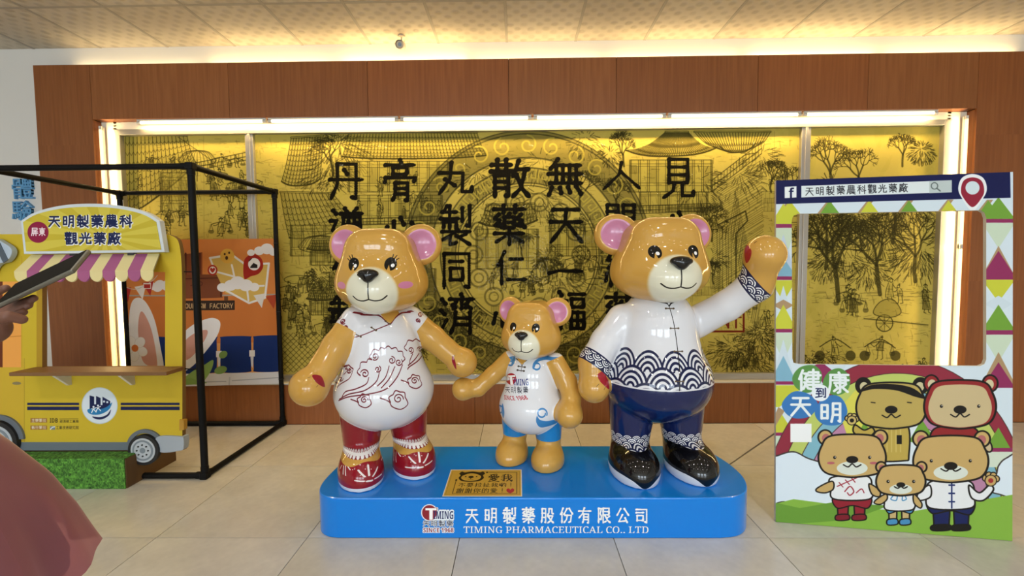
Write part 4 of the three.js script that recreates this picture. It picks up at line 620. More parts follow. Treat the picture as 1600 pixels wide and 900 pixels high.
// --- mother: white top with red clouds, red trousers, red shoes
makeStatue({
  label: 'lashed bear statue in white cloud-pattern top and red trousers', at: [-0.785, 1.335], turn: 26 * RAD, s: 1, belly: [0.475, 0.285, 0.225, 0.262], chest: [0.735, 0.205, 0.25, 0.18], leg: { x: 0.128, r: 0.094 }, foot: { x: 0.15, z: 0.055, w: 0.126, h: 0.15, l: 0.18 },
  arms: [[[557, 501, 0.0, 0.085], [527, 540, 0.03, 0.078], [503, 580, 0.06, 0.08], [484, 604, 0.08, 0.098]], [[640, 500, 0.0, 0.085], [676, 528, 0.02, 0.075], [704, 552, 0.05, 0.072], [722, 566, 0.07, 0.088]]],
  head: [599, 421, 0.02], headScale: [0.99, 0.965], headTurn: 2 * RAD, headTilt: 0.05, lashes: true,
  dress(T) {
    const { root, s, round } = T, red = '#8e1424', W = 2048, H = 1100;
    // top
    const [cv, cx] = makeCanvas(W, H, '#dfe1e8'), pen = new Pen(cx, T.follow((x, y, z) => Math.min(T.torso(x, y, z), T.arm(x, y, z, 0), T.arm(x, y, z, 1)), round, W, H), 4.2), m = '#6d1a2a';
    pen.curve([[552, 488], [575, 492], [592, 493], [604, 503], [610, 506], [618, 496], [628, 489], [645, 486]], m, 1.8).curve([[610, 506], [590, 514], [565, 524], [540, 531]], m, 1.3);
    pen.fill([[594, 490], [604, 502], [610, 505], [618, 495], [624, 488], [610, 478]], FUR);
    button(pen, 606, 504, 32); button(pen, 584, 514, 32); button(pen, 560, 524, 32);
    const line = (p, w = 1.55) => pen.curve(p, m, w), curl = (x, y, r, a0, dir, turns = 1.4) => { const p = []; for (let k = 0; k <= 20; k++) { const t = k / 20, a = a0 * RAD + dir * t * turns * 6.283; p.push([x + Math.cos(a) * r * (1 - 0.8 * t), y + Math.sin(a) * r * (1 - 0.8 * t)]); } line(p); };
    const puffs = (pts) => { for (let k = 0; k + 1 < pts.length; k++) { const [x, y] = pts[k], [x2, y2] = pts[k + 1], mx = (x + x2) / 2, my = (y + y2) / 2, nx = (y2 - y), ny = -(x2 - x); line([[x, y], [mx + nx * 0.38, my + ny * 0.38], [x2, y2]]); } };
    puffs([[563, 587], [562, 575], [573, 566], [581, 562], [580, 553], [592, 548], [601, 545], [612, 545], [622, 549], [630, 556], [629, 565]]);
    curl(570, 584, 7, 200, 1); curl(586, 557, 6, 120, -1); curl(590, 577, 5.5, -60, 1); curl(612, 563, 6, -90, 1); curl(623, 566, 6, -40, 1);
    line([[576, 590], [572, 600], [555, 608], [540, 612], [534, 621]]); line([[593, 580], [588, 596], [570, 610], [545, 616], [530, 624]]); line([[629, 570], [620, 590], [603, 608], [575, 616], [545, 620], [529, 626]]); line([[617, 573], [608, 592], [596, 606]]); line([[608, 572], [602, 590], [590, 603]]);
    puffs([[636, 548], [635, 538], [645, 533], [655, 534], [661, 541], [663, 549]]); curl(642, 547, 5, 90, -1); curl(656, 546, 4.5, 160, 1); line([[663, 550], [654, 563], [640, 573], [637, 577]]); line([[655, 552], [648, 562], [638, 571]]); line([[645, 553], [641, 562], [640, 568]]);
    for (const [x, y, k] of [[627, 594, 1], [548, 624, 1], [594, 622, 1.35]]) { line([[x, y], [x + 10 * k, y + 4 * k], [x + 14 * k, y + 10 * k], [x + 24 * k, y + 13 * k], [x + 32 * k, y + 7 * k], [x + 29 * k, y - 1 * k]]); curl(x + 21 * k, y + 1 * k, 6 * k, 0, -1); puffs([[x + 12 * k, y + 5 * k], [x + 15 * k, y - 4 * k], [x + 23 * k, y - 7 * k], [x + 29 * k, y - 1 * k]]); }
    puffs([[528, 600], [527, 588], [532, 578], [540, 573], [548, 574], [550, 581]]); curl(545, 580, 4, -90, 1); line([[550, 583], [545, 592], [532, 600], [526, 606]]); curl(532, 592, 4, 0, 1);
    curl(529, 495, 4, 0, 1); curl(536, 502, 4.5, 60, 1); curl(540, 512, 4, 90, 1); curl(657, 492, 4, 0, -1); curl(653, 501, 3.5, 40, -1);
    const armPart = [0, 1].map((k) => T.split((x, y, z) => Math.max(T.arm(x, y, z, k) - T.torso(x, y, z), 0.068 - T.along(x, y, z, k))));
    const pads = [[[488, 586], [502, 588], [508, 604], [500, 602], [492, 595]], [[707, 556], [711, 563], [713, 577], [709, 572], [706, 564]]];
    armPart.forEach((a, k) => {
      const A = T.arms[k][0].c, B = T.arms[k][2].c, ax = V(B[0] - A[0], B[1] - A[1], B[2] - A[2]).normalize(), side = V(0, 0, 1).cross(ax).normalize(), fr = ax.clone().cross(side);
      const uv = (x, y, z) => { const q = V(x - A[0], y - A[1], z - A[2]); return [0.5 + Math.atan2(q.dot(side), q.dot(fr)) / 6.2832, q.dot(ax) / 0.6]; };
      const [c2, x2] = makeCanvas(1024, 768, FUR), p2 = new Pen(x2, T.follow(T.body, uv, 1024, 768), 3); p2.blob(pads[k], red); p2.line(k ? [[713, 570], [717, 569]] : [[497, 602], [494, 605]], '#1c1410', 0.8); p2.line(k ? [[708, 557], [711, 555]] : [[481, 590], [485, 589]], '#1c1410', 0.8);
      const [hand, upper] = cut(a, (x, y, z) => { const h = T.arms[k][3]; return Math.hypot(x - h.c[0], y - h.c[1], z - h.c[2]) - h.r * 1.06; }), mm = lacquer('#ffffff', { map: texture(c2, true, true) });
      mesh('arm', toGeometry(upper, uv), mm, root); mesh('paw', toGeometry(hand, uv), mm, root);
    });
    const low = T.split((x, y, z) => Math.min(T.legs(x, y, z) - T.torso(x, y, z), y - 0.262));
    mesh('top', toGeometry(T.rest, round), lacquer('#ffffff', { map: texture(cv, true, true) }), root).userData.label = 'glossy white top with dark red cloud outlines';
    for (const q of [-1, 1]) {
      const [one] = cut(low, (x) => -q * x), uv = legRound(s, q, 0.14);
      const [foot, trousers] = cut(one, (x, y, z) => y - 0.192), [lace, lowFoot] = cut(foot, (x, y) => 0.157 - y), [skin, shoeAll] = cut(lowFoot, (x, y, z) => 0.136 - y + 0.01 * Math.cos((x - q * 0.14) * 34) ), [sole, shoe] = cut(shoeAll, (x, y) => y - 0.024);
      mesh('trouser_leg', toGeometry(trousers, uv), lacquer('#8a1222'), root);
      const [cl, xl] = makeCanvas(1024, 512, '#7c1020'); { const Y = (y) => (1 - y / (0.36 * s)) * 512; for (let k = 0; k < 44; k++) { const x = (k + 0.5) * 1024 / 44; xl.fillStyle = '#f4f2f2'; xl.beginPath(); xl.ellipse(x, Y(0.182), 9, 13, 0, 0, 7); xl.ellipse(x, Y(0.166), 9, 13, 0, 0, 7); xl.fill(); xl.strokeStyle = '#4a2024'; xl.lineWidth = 2; xl.beginPath(); xl.ellipse(x, Y(0.185), 4, 7, 0, 0, 7); xl.stroke(); } xl.fillStyle = '#f4f2f2'; xl.fillRect(0, Y(0.179), 1024, Y(0.169) - Y(0.179)); }
      mesh('lace_trim', toGeometry(lace, uv), lacquer('#ffffff', { map: texture(cl, true, true) }), root); mesh('ankle', toGeometry(skin, uv), furMat, root);
      const [cs, xs] = makeCanvas(2048, 1024, red), ps = new Pen(xs, T.follow((x, y, z) => (q < 0 ? T.foot(x, y, z, -1) : T.foot(x, y, z, 1)), uv, 2048, 1024), 4.5), dx = q < 0 ? 0 : 79, dy = q < 0 ? 0 : -21, pale = '#ece6e6';
      for (const [a, b, w] of [[[555, 751], [569, 752], 3], [[560, 735], [570, 745], 3], [[575, 727], [577, 743], 3], [[590, 730], [583, 744], 3], [[596, 741], [586, 748], 3], [[574, 752], [581, 751], 4.2], [[538, 722], [538, 722], 4.6], [[534, 727], [531, 733], 1.6], [[537, 728], [536, 741], 1.8], [[540, 727], [540, 743], 1.8], [[542, 726], [547, 734], 2.2], [[597, 712], [596, 719], 2.4]]) ps.line([[a[0] + dx, a[1] + dy], [b[0] + dx, b[1] + dy]], pale, w * 1.25);
      for (const [x, y] of [[551, 734], [554, 733], [571, 733], [580, 733], [566, 741], [563, 743]]) ps.oval(x + dx, y + dy, 0.7, 0.7, pale);
      mesh('shoe', toGeometry(shoe, uv), lacquer('#ffffff', { map: texture(cs, true, true) }), root).userData.label = 'dark red shoe with white petal strokes'; mesh('sole', toGeometry(sole, uv), lacquer('#e9eaec'), root);
    }
  },
});
// --- child: white vest with company mark, blue shorts, bare paws
makeStatue({
  label: 'small bear statue in white vest and blue shorts between the two larger bears', at: [0.078, 1.215], turn: -20 * RAD, s: 0.7, cell: 0.009, belly: [0.475, 0.285, 0.235, 0.262], chest: [0.735, 0.215, 0.26, 0.19], leg: { x: 0.148, r: 0.1 }, foot: { x: 0.165, z: 0.05, w: 0.14, h: 0.14, l: 0.185 },
  arms: [[[796, 562, 0.0, 0.056], [770, 586, 0.02, 0.052], [747, 606, 0.05, 0.054], [724, 608, 0.1, 0.066]], [[868, 566, 0.0, 0.058], [886, 596, -0.01, 0.056], [893, 622, 0.02, 0.056], [889, 647, 0.07, 0.076]]], handBlend: 0.02,
  head: [831, 513, 0.01], headScale: [0.7, 0.69], headTurn: -19 * RAD, headTilt: 0.02,
  dress(T) {
    const { root, s, round } = T, W = 2048, H = 1100, [cv, cx] = makeCanvas(W, H, '#e0e3ea'), pen = new Pen(cx, T.follow(T.torso, round, W, H), 5.6), blue = '#3f86c4', K = '#231d1a';
    pen.curve([[806, 560], [813, 566], [815.5, 571], [819, 566], [826, 561]], K, 1.3).line([[815.5, 571], [814, 581]], K, 1.2); pen.fill([[808, 560], [815.5, 570], [825, 560], [816, 554]], FUR); button(pen, 815, 573, 8, '#4b4038', 5); button(pen, 813.5, 579, 8, '#4b4038', 5);
    const swirl = (x, y, r, a0, dir) => { const p = []; for (let k = 0; k <= 24; k++) { const t = k / 24, a = a0 * RAD + dir * t * 6.6; p.push([x + Math.cos(a) * r * (1 - 0.35 * t), y + Math.sin(a) * r * (1 - 0.35 * t)]); } pen.curve(p, blue, 2.6); };
    swirl(798, 567, 4.6, -60, 1); pen.blob([[799, 556], [805, 558], [804, 567], [798, 572], [800, 564]], blue); swirl(839, 572, 6.5, -110, -1); pen.blob([[858, 553], [838, 562], [832, 572], [834, 577], [840, 566], [856, 560]], blue);
    swirl(847, 646, 8, 20, -1); pen.blob([[839, 650], [838, 660], [846, 668], [868, 662], [872, 654], [856, 658], [844, 656]], blue); swirl(780, 640, 7, 160, 1); pen.blob([[785, 630], [788, 645], [785, 656], [778, 650], [781, 640]], blue);
    pen.oval(798.5, 592, 8.2, 9, '#a3162a').latin('T', 793, 601, 15, 15, '#ffffff', 'sans-serif', 'bold', '#a3162a', 5).latin('IMING', 803, 602, 24, 10.5, '#1f2f78', 'sans-serif', 'bold').row('天明製藥', 788, 604, 38, 10.5, '#26293c', 11, 0).latin('SINCE 1968', 787.5, 624, 38.5, 7, '#b3243a', 'sans-serif', 'bold');
    [0, 1].forEach((k) => {
      const a = T.split((x, y, z) => Math.max(T.arm(x, y, z, k) - T.torso(x, y, z) - 0.004, 0.0 - T.along(x, y, z, k) - 0.02)), h = T.arms[k][3], [hand, upper] = cut(a, (x, y, z) => Math.hypot(x - h.c[0], y - h.c[1], z - h.c[2]) - h.r * 1.1);
      mesh('arm', toGeometry(upper), furMat, root); mesh('paw', toGeometry(hand), furMat, root);
    });
    const low = T.split((x, y, z) => Math.min(T.legs(x, y, z) - T.torso(x, y, z), y - 0.262 * s));
    mesh('vest', toGeometry(T.rest, round), lacquer('#ffffff', { map: texture(cv, true, true) }), root).userData.label = 'glossy white vest with blue curls and a red round company mark';
    for (const q of [-1, 1]) { const [one] = cut(low, (x) => -q * x), [paw, shorts] = cut(one, (x, y) => y - 0.215 * s); mesh('shorts_leg', toGeometry(shorts), lacquer('#2583c8'), root); mesh('foot', toGeometry(paw), furMat, root); }
  },
});
// --- father: white jacket with navy waves, navy trousers, black shoes, one arm raised
makeStatue({
  label: 'waving bear statue in white jacket with navy wave hem and navy trousers', at: [0.822, 1.3], turn: 4 * RAD, s: 1.1, belly: [0.475, 0.285, 0.225, 0.262], chest: [0.725, 0.205, 0.25, 0.185], leg: { x: 0.132, r: 0.098 }, foot: { x: 0.152, z: 0.075, w: 0.126, h: 0.12, l: 0.185 },
  arms: [[[973, 500, -0.02, 0.095], [947, 534, 0.0, 0.088], [928, 566, 0.04, 0.084], [928, 604, 0.07, 0.086]], [[1086, 504, -0.02, 0.095], [1135, 478, 0.09, 0.084], [1180, 446, 0.19, 0.084], [1195, 398, 0.26, 0.098]]], handBlend: 0.05,
  head: [1027, 404, 0.0], headScale: [1.07, 0.97], headTurn: 4 * RAD, headTilt: 0.04,
  dress(T) {
    const { root, s, round } = T, W = 2048, H = 1100, navy = '#111a44', [cv, cx] = makeCanvas(W, H, '#dee0e7'), Y = (y) => (1 - y / (1.1 * s)) * H, hem = 0.53;
    waves(cx, W, 0, Y(hem + 0.175), Y(hem + 0.01), 11, 2, navy, '#dee0e7', 4); cx.fillStyle = '#dee0e7'; cx.fillRect(0, Y(hem + 0.008), W, 40);
    const pen = new Pen(cx, T.follow((x, y, z) => Math.min(T.torso(x, y, z), T.arm(x, y, z, 0), T.arm(x, y, z, 1)), round, W, H), 4.2), K = '#17161e';
    pen.curve([[970, 470], [1000, 464], [1030, 471], [1042, 474], [1045.5, 478], [1050, 473], [1064, 467], [1076, 464]], K, 1.8).curve([[1045.5, 478], [1053, 506], [1059, 548], [1062, 580], [1062, 610]], K, 1.7);
    for (const [x, y] of [[1046.5, 482], [1054, 513], [1060, 549], [1062, 596]]) button(pen, x, y, 0, '#5a4a38', 6);
    [0, 1].forEach((k) => {
      const A = T.arms[k][0].c, B = T.arms[k][2].c, ax = V(B[0] - A[0], B[1] - A[1], B[2] - A[2]), L = ax.length(); ax.normalize(); const side = V(0, 0, 1).cross(ax).normalize(), fr = ax.clone().cross(side);
      const uv = (x, y, z) => { const q = V(x - A[0], y - A[1], z - A[2]); return [0.5 + Math.atan2(q.dot(side), q.dot(fr)) / 6.2832, q.dot(ax) / 0.6]; }, al = (x, y, z) => (x - A[0]) * ax.x + (y - A[1]) * ax.y + (z - A[2]) * ax.z, e = k ? L + 0.035 : L + 0.03;
      const a = T.split((x, y, z) => Math.max(T.arm(x, y, z, k) - T.torso(x, y, z), 0.05 - al(x, y, z))), [hand, sleeve] = cut(a, (x, y, z) => e - al(x, y, z)), [cuff, upper] = cut(sleeve, (x, y, z) => e - 0.075 - al(x, y, z));
      const [c2, x2] = makeCanvas(1024, 768, navy); waves(x2, 1024, 0, (1 - (e - 0.008) / 0.6) * 768, (1 - (e - 0.062) / 0.6) * 768, 9, 2, navy, '#eceef2', 3); x2.fillStyle = navy; x2.fillRect(0, 0, 1024, (1 - (e - 0.008) / 0.6) * 768); x2.fillRect(0, (1 - (e - 0.066) / 0.6) * 768, 1024, 400);
      const [c3, x3] = makeCanvas(1024, 768, FUR), p3 = new Pen(x3, T.follow(T.body, uv, 1024, 768), 3);
      if (k) p3.blob([[1164, 386], [1168, 383], [1174, 392], [1172, 404], [1166, 411], [1163, 400]], '#9a1626').line([[1178, 380], [1182, 377]], '#1c1410', 0.8); else { p3.blob([[934, 585], [944, 580], [948, 590], [951, 596], [952, 608], [946, 604], [937, 595]], '#a01828').line([[932, 604], [936, 600]], '#1c1410', 0.8).line([[944, 609], [946, 604]], '#1c1410', 0.8).curve([[932, 626], [942, 622], [949, 612]], '#b4812e', 0.8); }
      mesh('sleeve', toGeometry(upper, uv), lacquer('#dee0e7'), root); mesh('cuff', toGeometry(cuff, uv), lacquer('#ffffff', { map: texture(c2, true, true) }), root).userData.label = 'navy cuff with white wave arcs'; mesh('paw', toGeometry(hand, uv), lacquer('#ffffff', { map: texture(c3, true, true) }), root);
    });
    const low = T.split((x, y, z) => Math.min(T.legs(x, y, z) - T.torso(x, y, z), y - hem)), navyMat = lacquer('#0d1d52');
    mesh('jacket', toGeometry(T.rest, round), lacquer('#ffffff', { map: texture(cv, true, true) }), root).userData.label = 'glossy white jacket with knotted buttons and navy wave hem';
    const [belly, legsOnly] = cut(low, (x, y, z) => T.torso(x, y, z) - T.legs(x, y, z)); mesh('trouser_seat', toGeometry(belly), navyMat, root);
    for (const q of [-1, 1]) {
      const [one] = cut(legsOnly, (x) => -q * x), uv = legRound(s, q, 0.145), [foot, trousers] = cut(one, (x, y) => y - 0.205 * s), [sock, shoeAll] = cut(foot, (x, y, z) => 0.15 * s - y), fx = q * 0.155 * s, [sole, shoe] = cut(shoeAll, (x, y, z) => y - (0.036 - 0.034 * Math.exp(-(((x - fx) / 0.045) ** 2)) * (z > 0.15 ? 1 : 0) + 0.02 * Math.max(0, Math.min(1, Math.abs(x - fx) / 0.1)) * (z > 0 ? 1 : 0)));
      const [c4, x4] = makeCanvas(1024, 512, navy); { const Yl = (y) => (1 - y / (0.36 * s)) * 512; waves(x4, 1024, 0, Yl(0.202 * s), Yl(0.15 * s), 13, 3, navy, '#eceef2', 3); }
      mesh('trouser_leg', toGeometry(trousers, uv), navyMat, root); mesh('sock_band', toGeometry(sock, uv), lacquer('#ffffff', { map: texture(c4, true, true) }), root).userData.label = 'white wave-pattern ankle band'; mesh('shoe', toGeometry(shoe, uv), blackGloss, root); mesh('sole', toGeometry(sole, uv), lacquer('#dfe1e6'), root);
    }
  },
});

// ---------------------------------------------------------------- black pipe frame with the printed banner
const PIPE = { x0: -3.478, x1: -2.112, z0: 0.078, z1: 1.03, h: 2.075, r: 0.0195 };
{
  const p = thing('pipe_frame', 'black square-cornered pipe frame standing around the yellow van cutout', 'frame'), black = M('#050506', 0.6, { specularIntensity: 0.4 }), { x0, x1, z0, z1, h, r } = PIPE;
  for (const x of [x0, x1]) for (const z of [z0, z1]) mesh('upright', rod(V(x, 0.03, z), V(x, h, z), r * (z === z1 ? 1.1 : 1), 14), black, p);
  for (const y of [0.022, h]) { for (const z of [z0, z1]) mesh('crossbar', rod(V(x0, y, z), V(x1, y, z), r, 14), black, p); for (const x of [x0, x1]) mesh('side_bar', rod(V(x, y, z0), V(x, y, z1), r, 14), black, p); }
  for (const x of [x0, x1]) for (const z of [z0, z1]) for (const y of [0.024, h]) mesh('corner_joint', merge([rbox(0.05, 0.048, 0.05, 0.008, x, y, z), rod(V(x, y, z), V(x, y + (y > 1 ? -0.055 : 0.06), z), r * 1.25, 12), rod(V(x, y, z), V(x + (x < -3 ? 0.055 : -0.055), y, z), r * 1.2, 12), rod(V(x, y, z), V(x, y, z + (z < 0.5 ? 0.055 : -0.055)), r * 1.2, 12)]), black, p);
  for (const [u, v] of [[296, 425], [303, 577]]) { const b = onZ(u, v, z1); mesh('tie_wire', rod(V(x1, b.y, z1), V(-2.24, b.y + 0.004, 1.03), 0.004, 6), black, p); }
}
{
  const x0 = -3.452, x1 = -2.128, y0 = 0.37, y1 = 1.668, z = 0.085, pr = flatPrint(z, x0, x1, y0, y1, 560, '#dd8a42'), q = pr.pen, white = '#ece8e4';
  q.rect(180, 370, 440, 462, '#d98644').rect(180, 462, 440, 536, '#cf7a3a'); q.line([[180, 462], [440, 461]], '#a9a39a', 2);
  q.rect(180, 536, 440, 590, '#dd9a54').rect(180, 583, 440, 605, '#dfe0e4').line([[190, 597], [352, 596]], '#aeb2ba', 1.6).line([[362, 595], [440, 592]], '#aeb2ba', 1.6).line([[358, 590], [357, 602]], '#c2c6cc', 2);
  for (const [a, b] of [[188, 262], [268, 338], [344, 392], [396, 445]]) q.blob([[a + 3, 526], [b - 3, 526], [b, 532], [b, 574], [b - 4, 582], [a + 4, 582], [a, 574], [a, 532]], '#16306e');
  for (const x of [342, 394]) q.rect(x - 5, 548, x + 4, 558, white).fill([[x - 3, 558], [x + 2, 558], [x + 1, 572], [x, 576], [x - 2, 572]], '#d6d6d8');
  // suitcase
  q.fill([[280, 398], [316, 394], [316, 432], [280, 434]], '#8c4a2c').line([[290, 396], [290, 430]], '#5b2a1c', 3).line([[312, 396], [312, 430]], '#5b2a1c', 3).curve([[302, 394], [304, 388], [308, 392], [307, 396]], '#5b2a1c', 1.6);
  q.blob([[268, 436], [270, 430], [346, 429], [348, 434], [347, 462], [342, 465], [272, 466], [268, 462]], '#7c4429').line([[270, 436], [346, 434]], '#54281a', 1.6).line([[298, 446], [312, 442]], '#54281a', 1.4).oval(313, 443, 3, 3, 'rgba(0,0,0,0)', '#54281a', 1.2).line([[345, 432], [345, 463]], '#54281a', 2.4);
  // folding map with pin, faces and clouds
  q.fill([[327, 403], [344, 399], [364, 402], [378, 410], [418, 414], [420, 412], [415, 468], [390, 474], [370, 462], [352, 458], [336, 424]], '#d9b45c');
  q.line([[328, 403], [362, 398], [384, 414], [420, 412], [414, 466], [389, 474], [350, 452]], white, 3.4).line([[328, 403], [336, 424], [365, 432]], white, 3).line([[362, 414], [366, 432]], white, 3).line([[386, 452], [388, 470]], white, 3).line([[386, 448], [412, 447]], white, 3);
  q.oval(355, 400, 11, 11.5, '#e5b24a').oval(351, 397, 1.5, 1.8, '#4a2c18').oval(358, 395, 1.5, 1.8, '#4a2c18').oval(354, 403, 2.2, 3, '#4a2c18').oval(332, 422, 6.5, 7, '#f0ece6', '#b23226', 2.4).blob([[332, 426], [328, 421], [330, 418], [332, 420], [334, 418], [336, 421]], '#b23226');
  q.blob([[382, 436], [380, 420], [383, 404], [396, 397], [408, 404], [411, 417], [404, 428], [392, 432]], '#a82a20').oval(397, 413, 9.4, 9.8, '#f2eeea').fill([[391, 417], [396, 411], [402, 414], [402, 419], [391, 419]], '#2b2624').line([[389, 408], [393, 404]], '#2b2624', 1.4);
  const cloud = (pts) => pts.forEach(([x, y, r]) => q.oval(x, y, r, r * 0.85, '#eeeae8'));
  cloud([[347, 449, 8], [360, 446, 10], [371, 442, 12], [384, 446, 11], [397, 449, 8]]); cloud([[392, 395, 6], [405, 392, 8], [417, 389, 10], [427, 394, 7]]); cloud([[238, 447, 7], [250, 445, 9], [262, 446, 10], [246, 449, 8]]);
  for (const [x, y, c] of [[196, 452, '#b5302a'], [219, 448, '#efe9e2'], [231, 442, '#b5302a'], [405, 462, '#e4ded6'], [424, 464, '#b5482a']]) q.fill([[x - 9, y], [x + 9, y - 3], [x + 4, y + 20]], c);
  q.curve([[190, 446], [212, 452], [236, 440], [246, 430]], '#cfc8be', 1).rect(224, 442, 236, 451, '#efe9e2').rect(225, 444, 235, 450, '#b5302a');
  q.rect(270, 470, 366, 484, '#3a2a22', '#2a1c14', 1).rect(350, 463, 356, 470, '#6d4428').latin('TOURISM FACTORY', 284, 481.5, 80, 7.6, '#d9b27c', 'monospace', 'bold');
  // long ears of a plush toy, daisy and leaves
  const ear = (out, inn) => q.blob(out, '#f2efee').blob(inn, '#d9a190');
  ear([[204, 580], [201, 520], [204, 478], [214, 465], [228, 472], [242, 500], [252, 545], [256, 575], [240, 582], [220, 584]], [[222, 560], [216, 520], [218, 492], [224, 488], [236, 512], [244, 548], [246, 576], [234, 572]]);
  ear([[286, 575], [284, 528], [300, 508], [326, 497], [340, 499], [344, 508], [338, 526], [320, 550], [300, 572]], [[288, 560], [288, 535], [304, 520], [322, 515], [323, 524], [312, 542], [298, 558]]);
  for (let k = 0; k < 5; k++) { const a = k * 1.257 + 0.4; q.oval(211 + 12 * Math.cos(a), 544 + 12 * Math.sin(a), 9, 7.5, '#f4f1ec', '#d8d2c8', 0.5, a / RAD); } q.oval(211, 544, 5.4, 5.6, '#df7a34');
  q.blob([[286, 594], [300, 580], [318, 570], [332, 562], [331, 574], [322, 590], [310, 600]], '#8fb565').oval(348, 554, 7, 5.5, '#7fa057', null, 0, -30).oval(344, 578, 10, 6, '#7fa057', null, 0, -15).blob([[283, 600], [296, 590], [310, 594], [322, 598]], '#86ab5c');
  // sheet with a gentle sag along its lower edge
  const g = new THREE.PlaneGeometry(x1 - x0, y1 - y0, 24, 20).translate((x0 + x1) / 2, (y0 + y1) / 2, z), P = g.attributes.position;
  pr.uv(g); for (let i = 0; i < P.count; i++) { const s = (P.getX(i) - x0) / (x1 - x0), t = (y1 - P.getY(i)) / (y1 - y0); P.setZ(i, z + 0.008 * t * t * Math.sin(s * 7)); P.setY(i, P.getY(i) + 0.012 * t * (Math.sin(s * 3.1) * -1 + s * 1.2)); } g.computeVertexNormals();
  const b = thing('printed_banner', 'orange printed banner with suitcase, map and navy seats hung on black pipe frame', 'banner'); mesh('print', g, M('#ffffff', 0.5, { map: texture(pr.canvas), specularIntensity: 0.35, side: THREE.DoubleSide }), b);
  for (const [u, v] of [[435, 380], [435, 487], [437, 592]]) { const k = onZ(u, v, z); mesh('cable_tie', new THREE.TorusGeometry(0.022, 0.0025, 6, 14).rotateX(Math.PI / 2).translate(PIPE.x1, k.y, PIPE.z0), M('#101010', 0.5), b); }
}
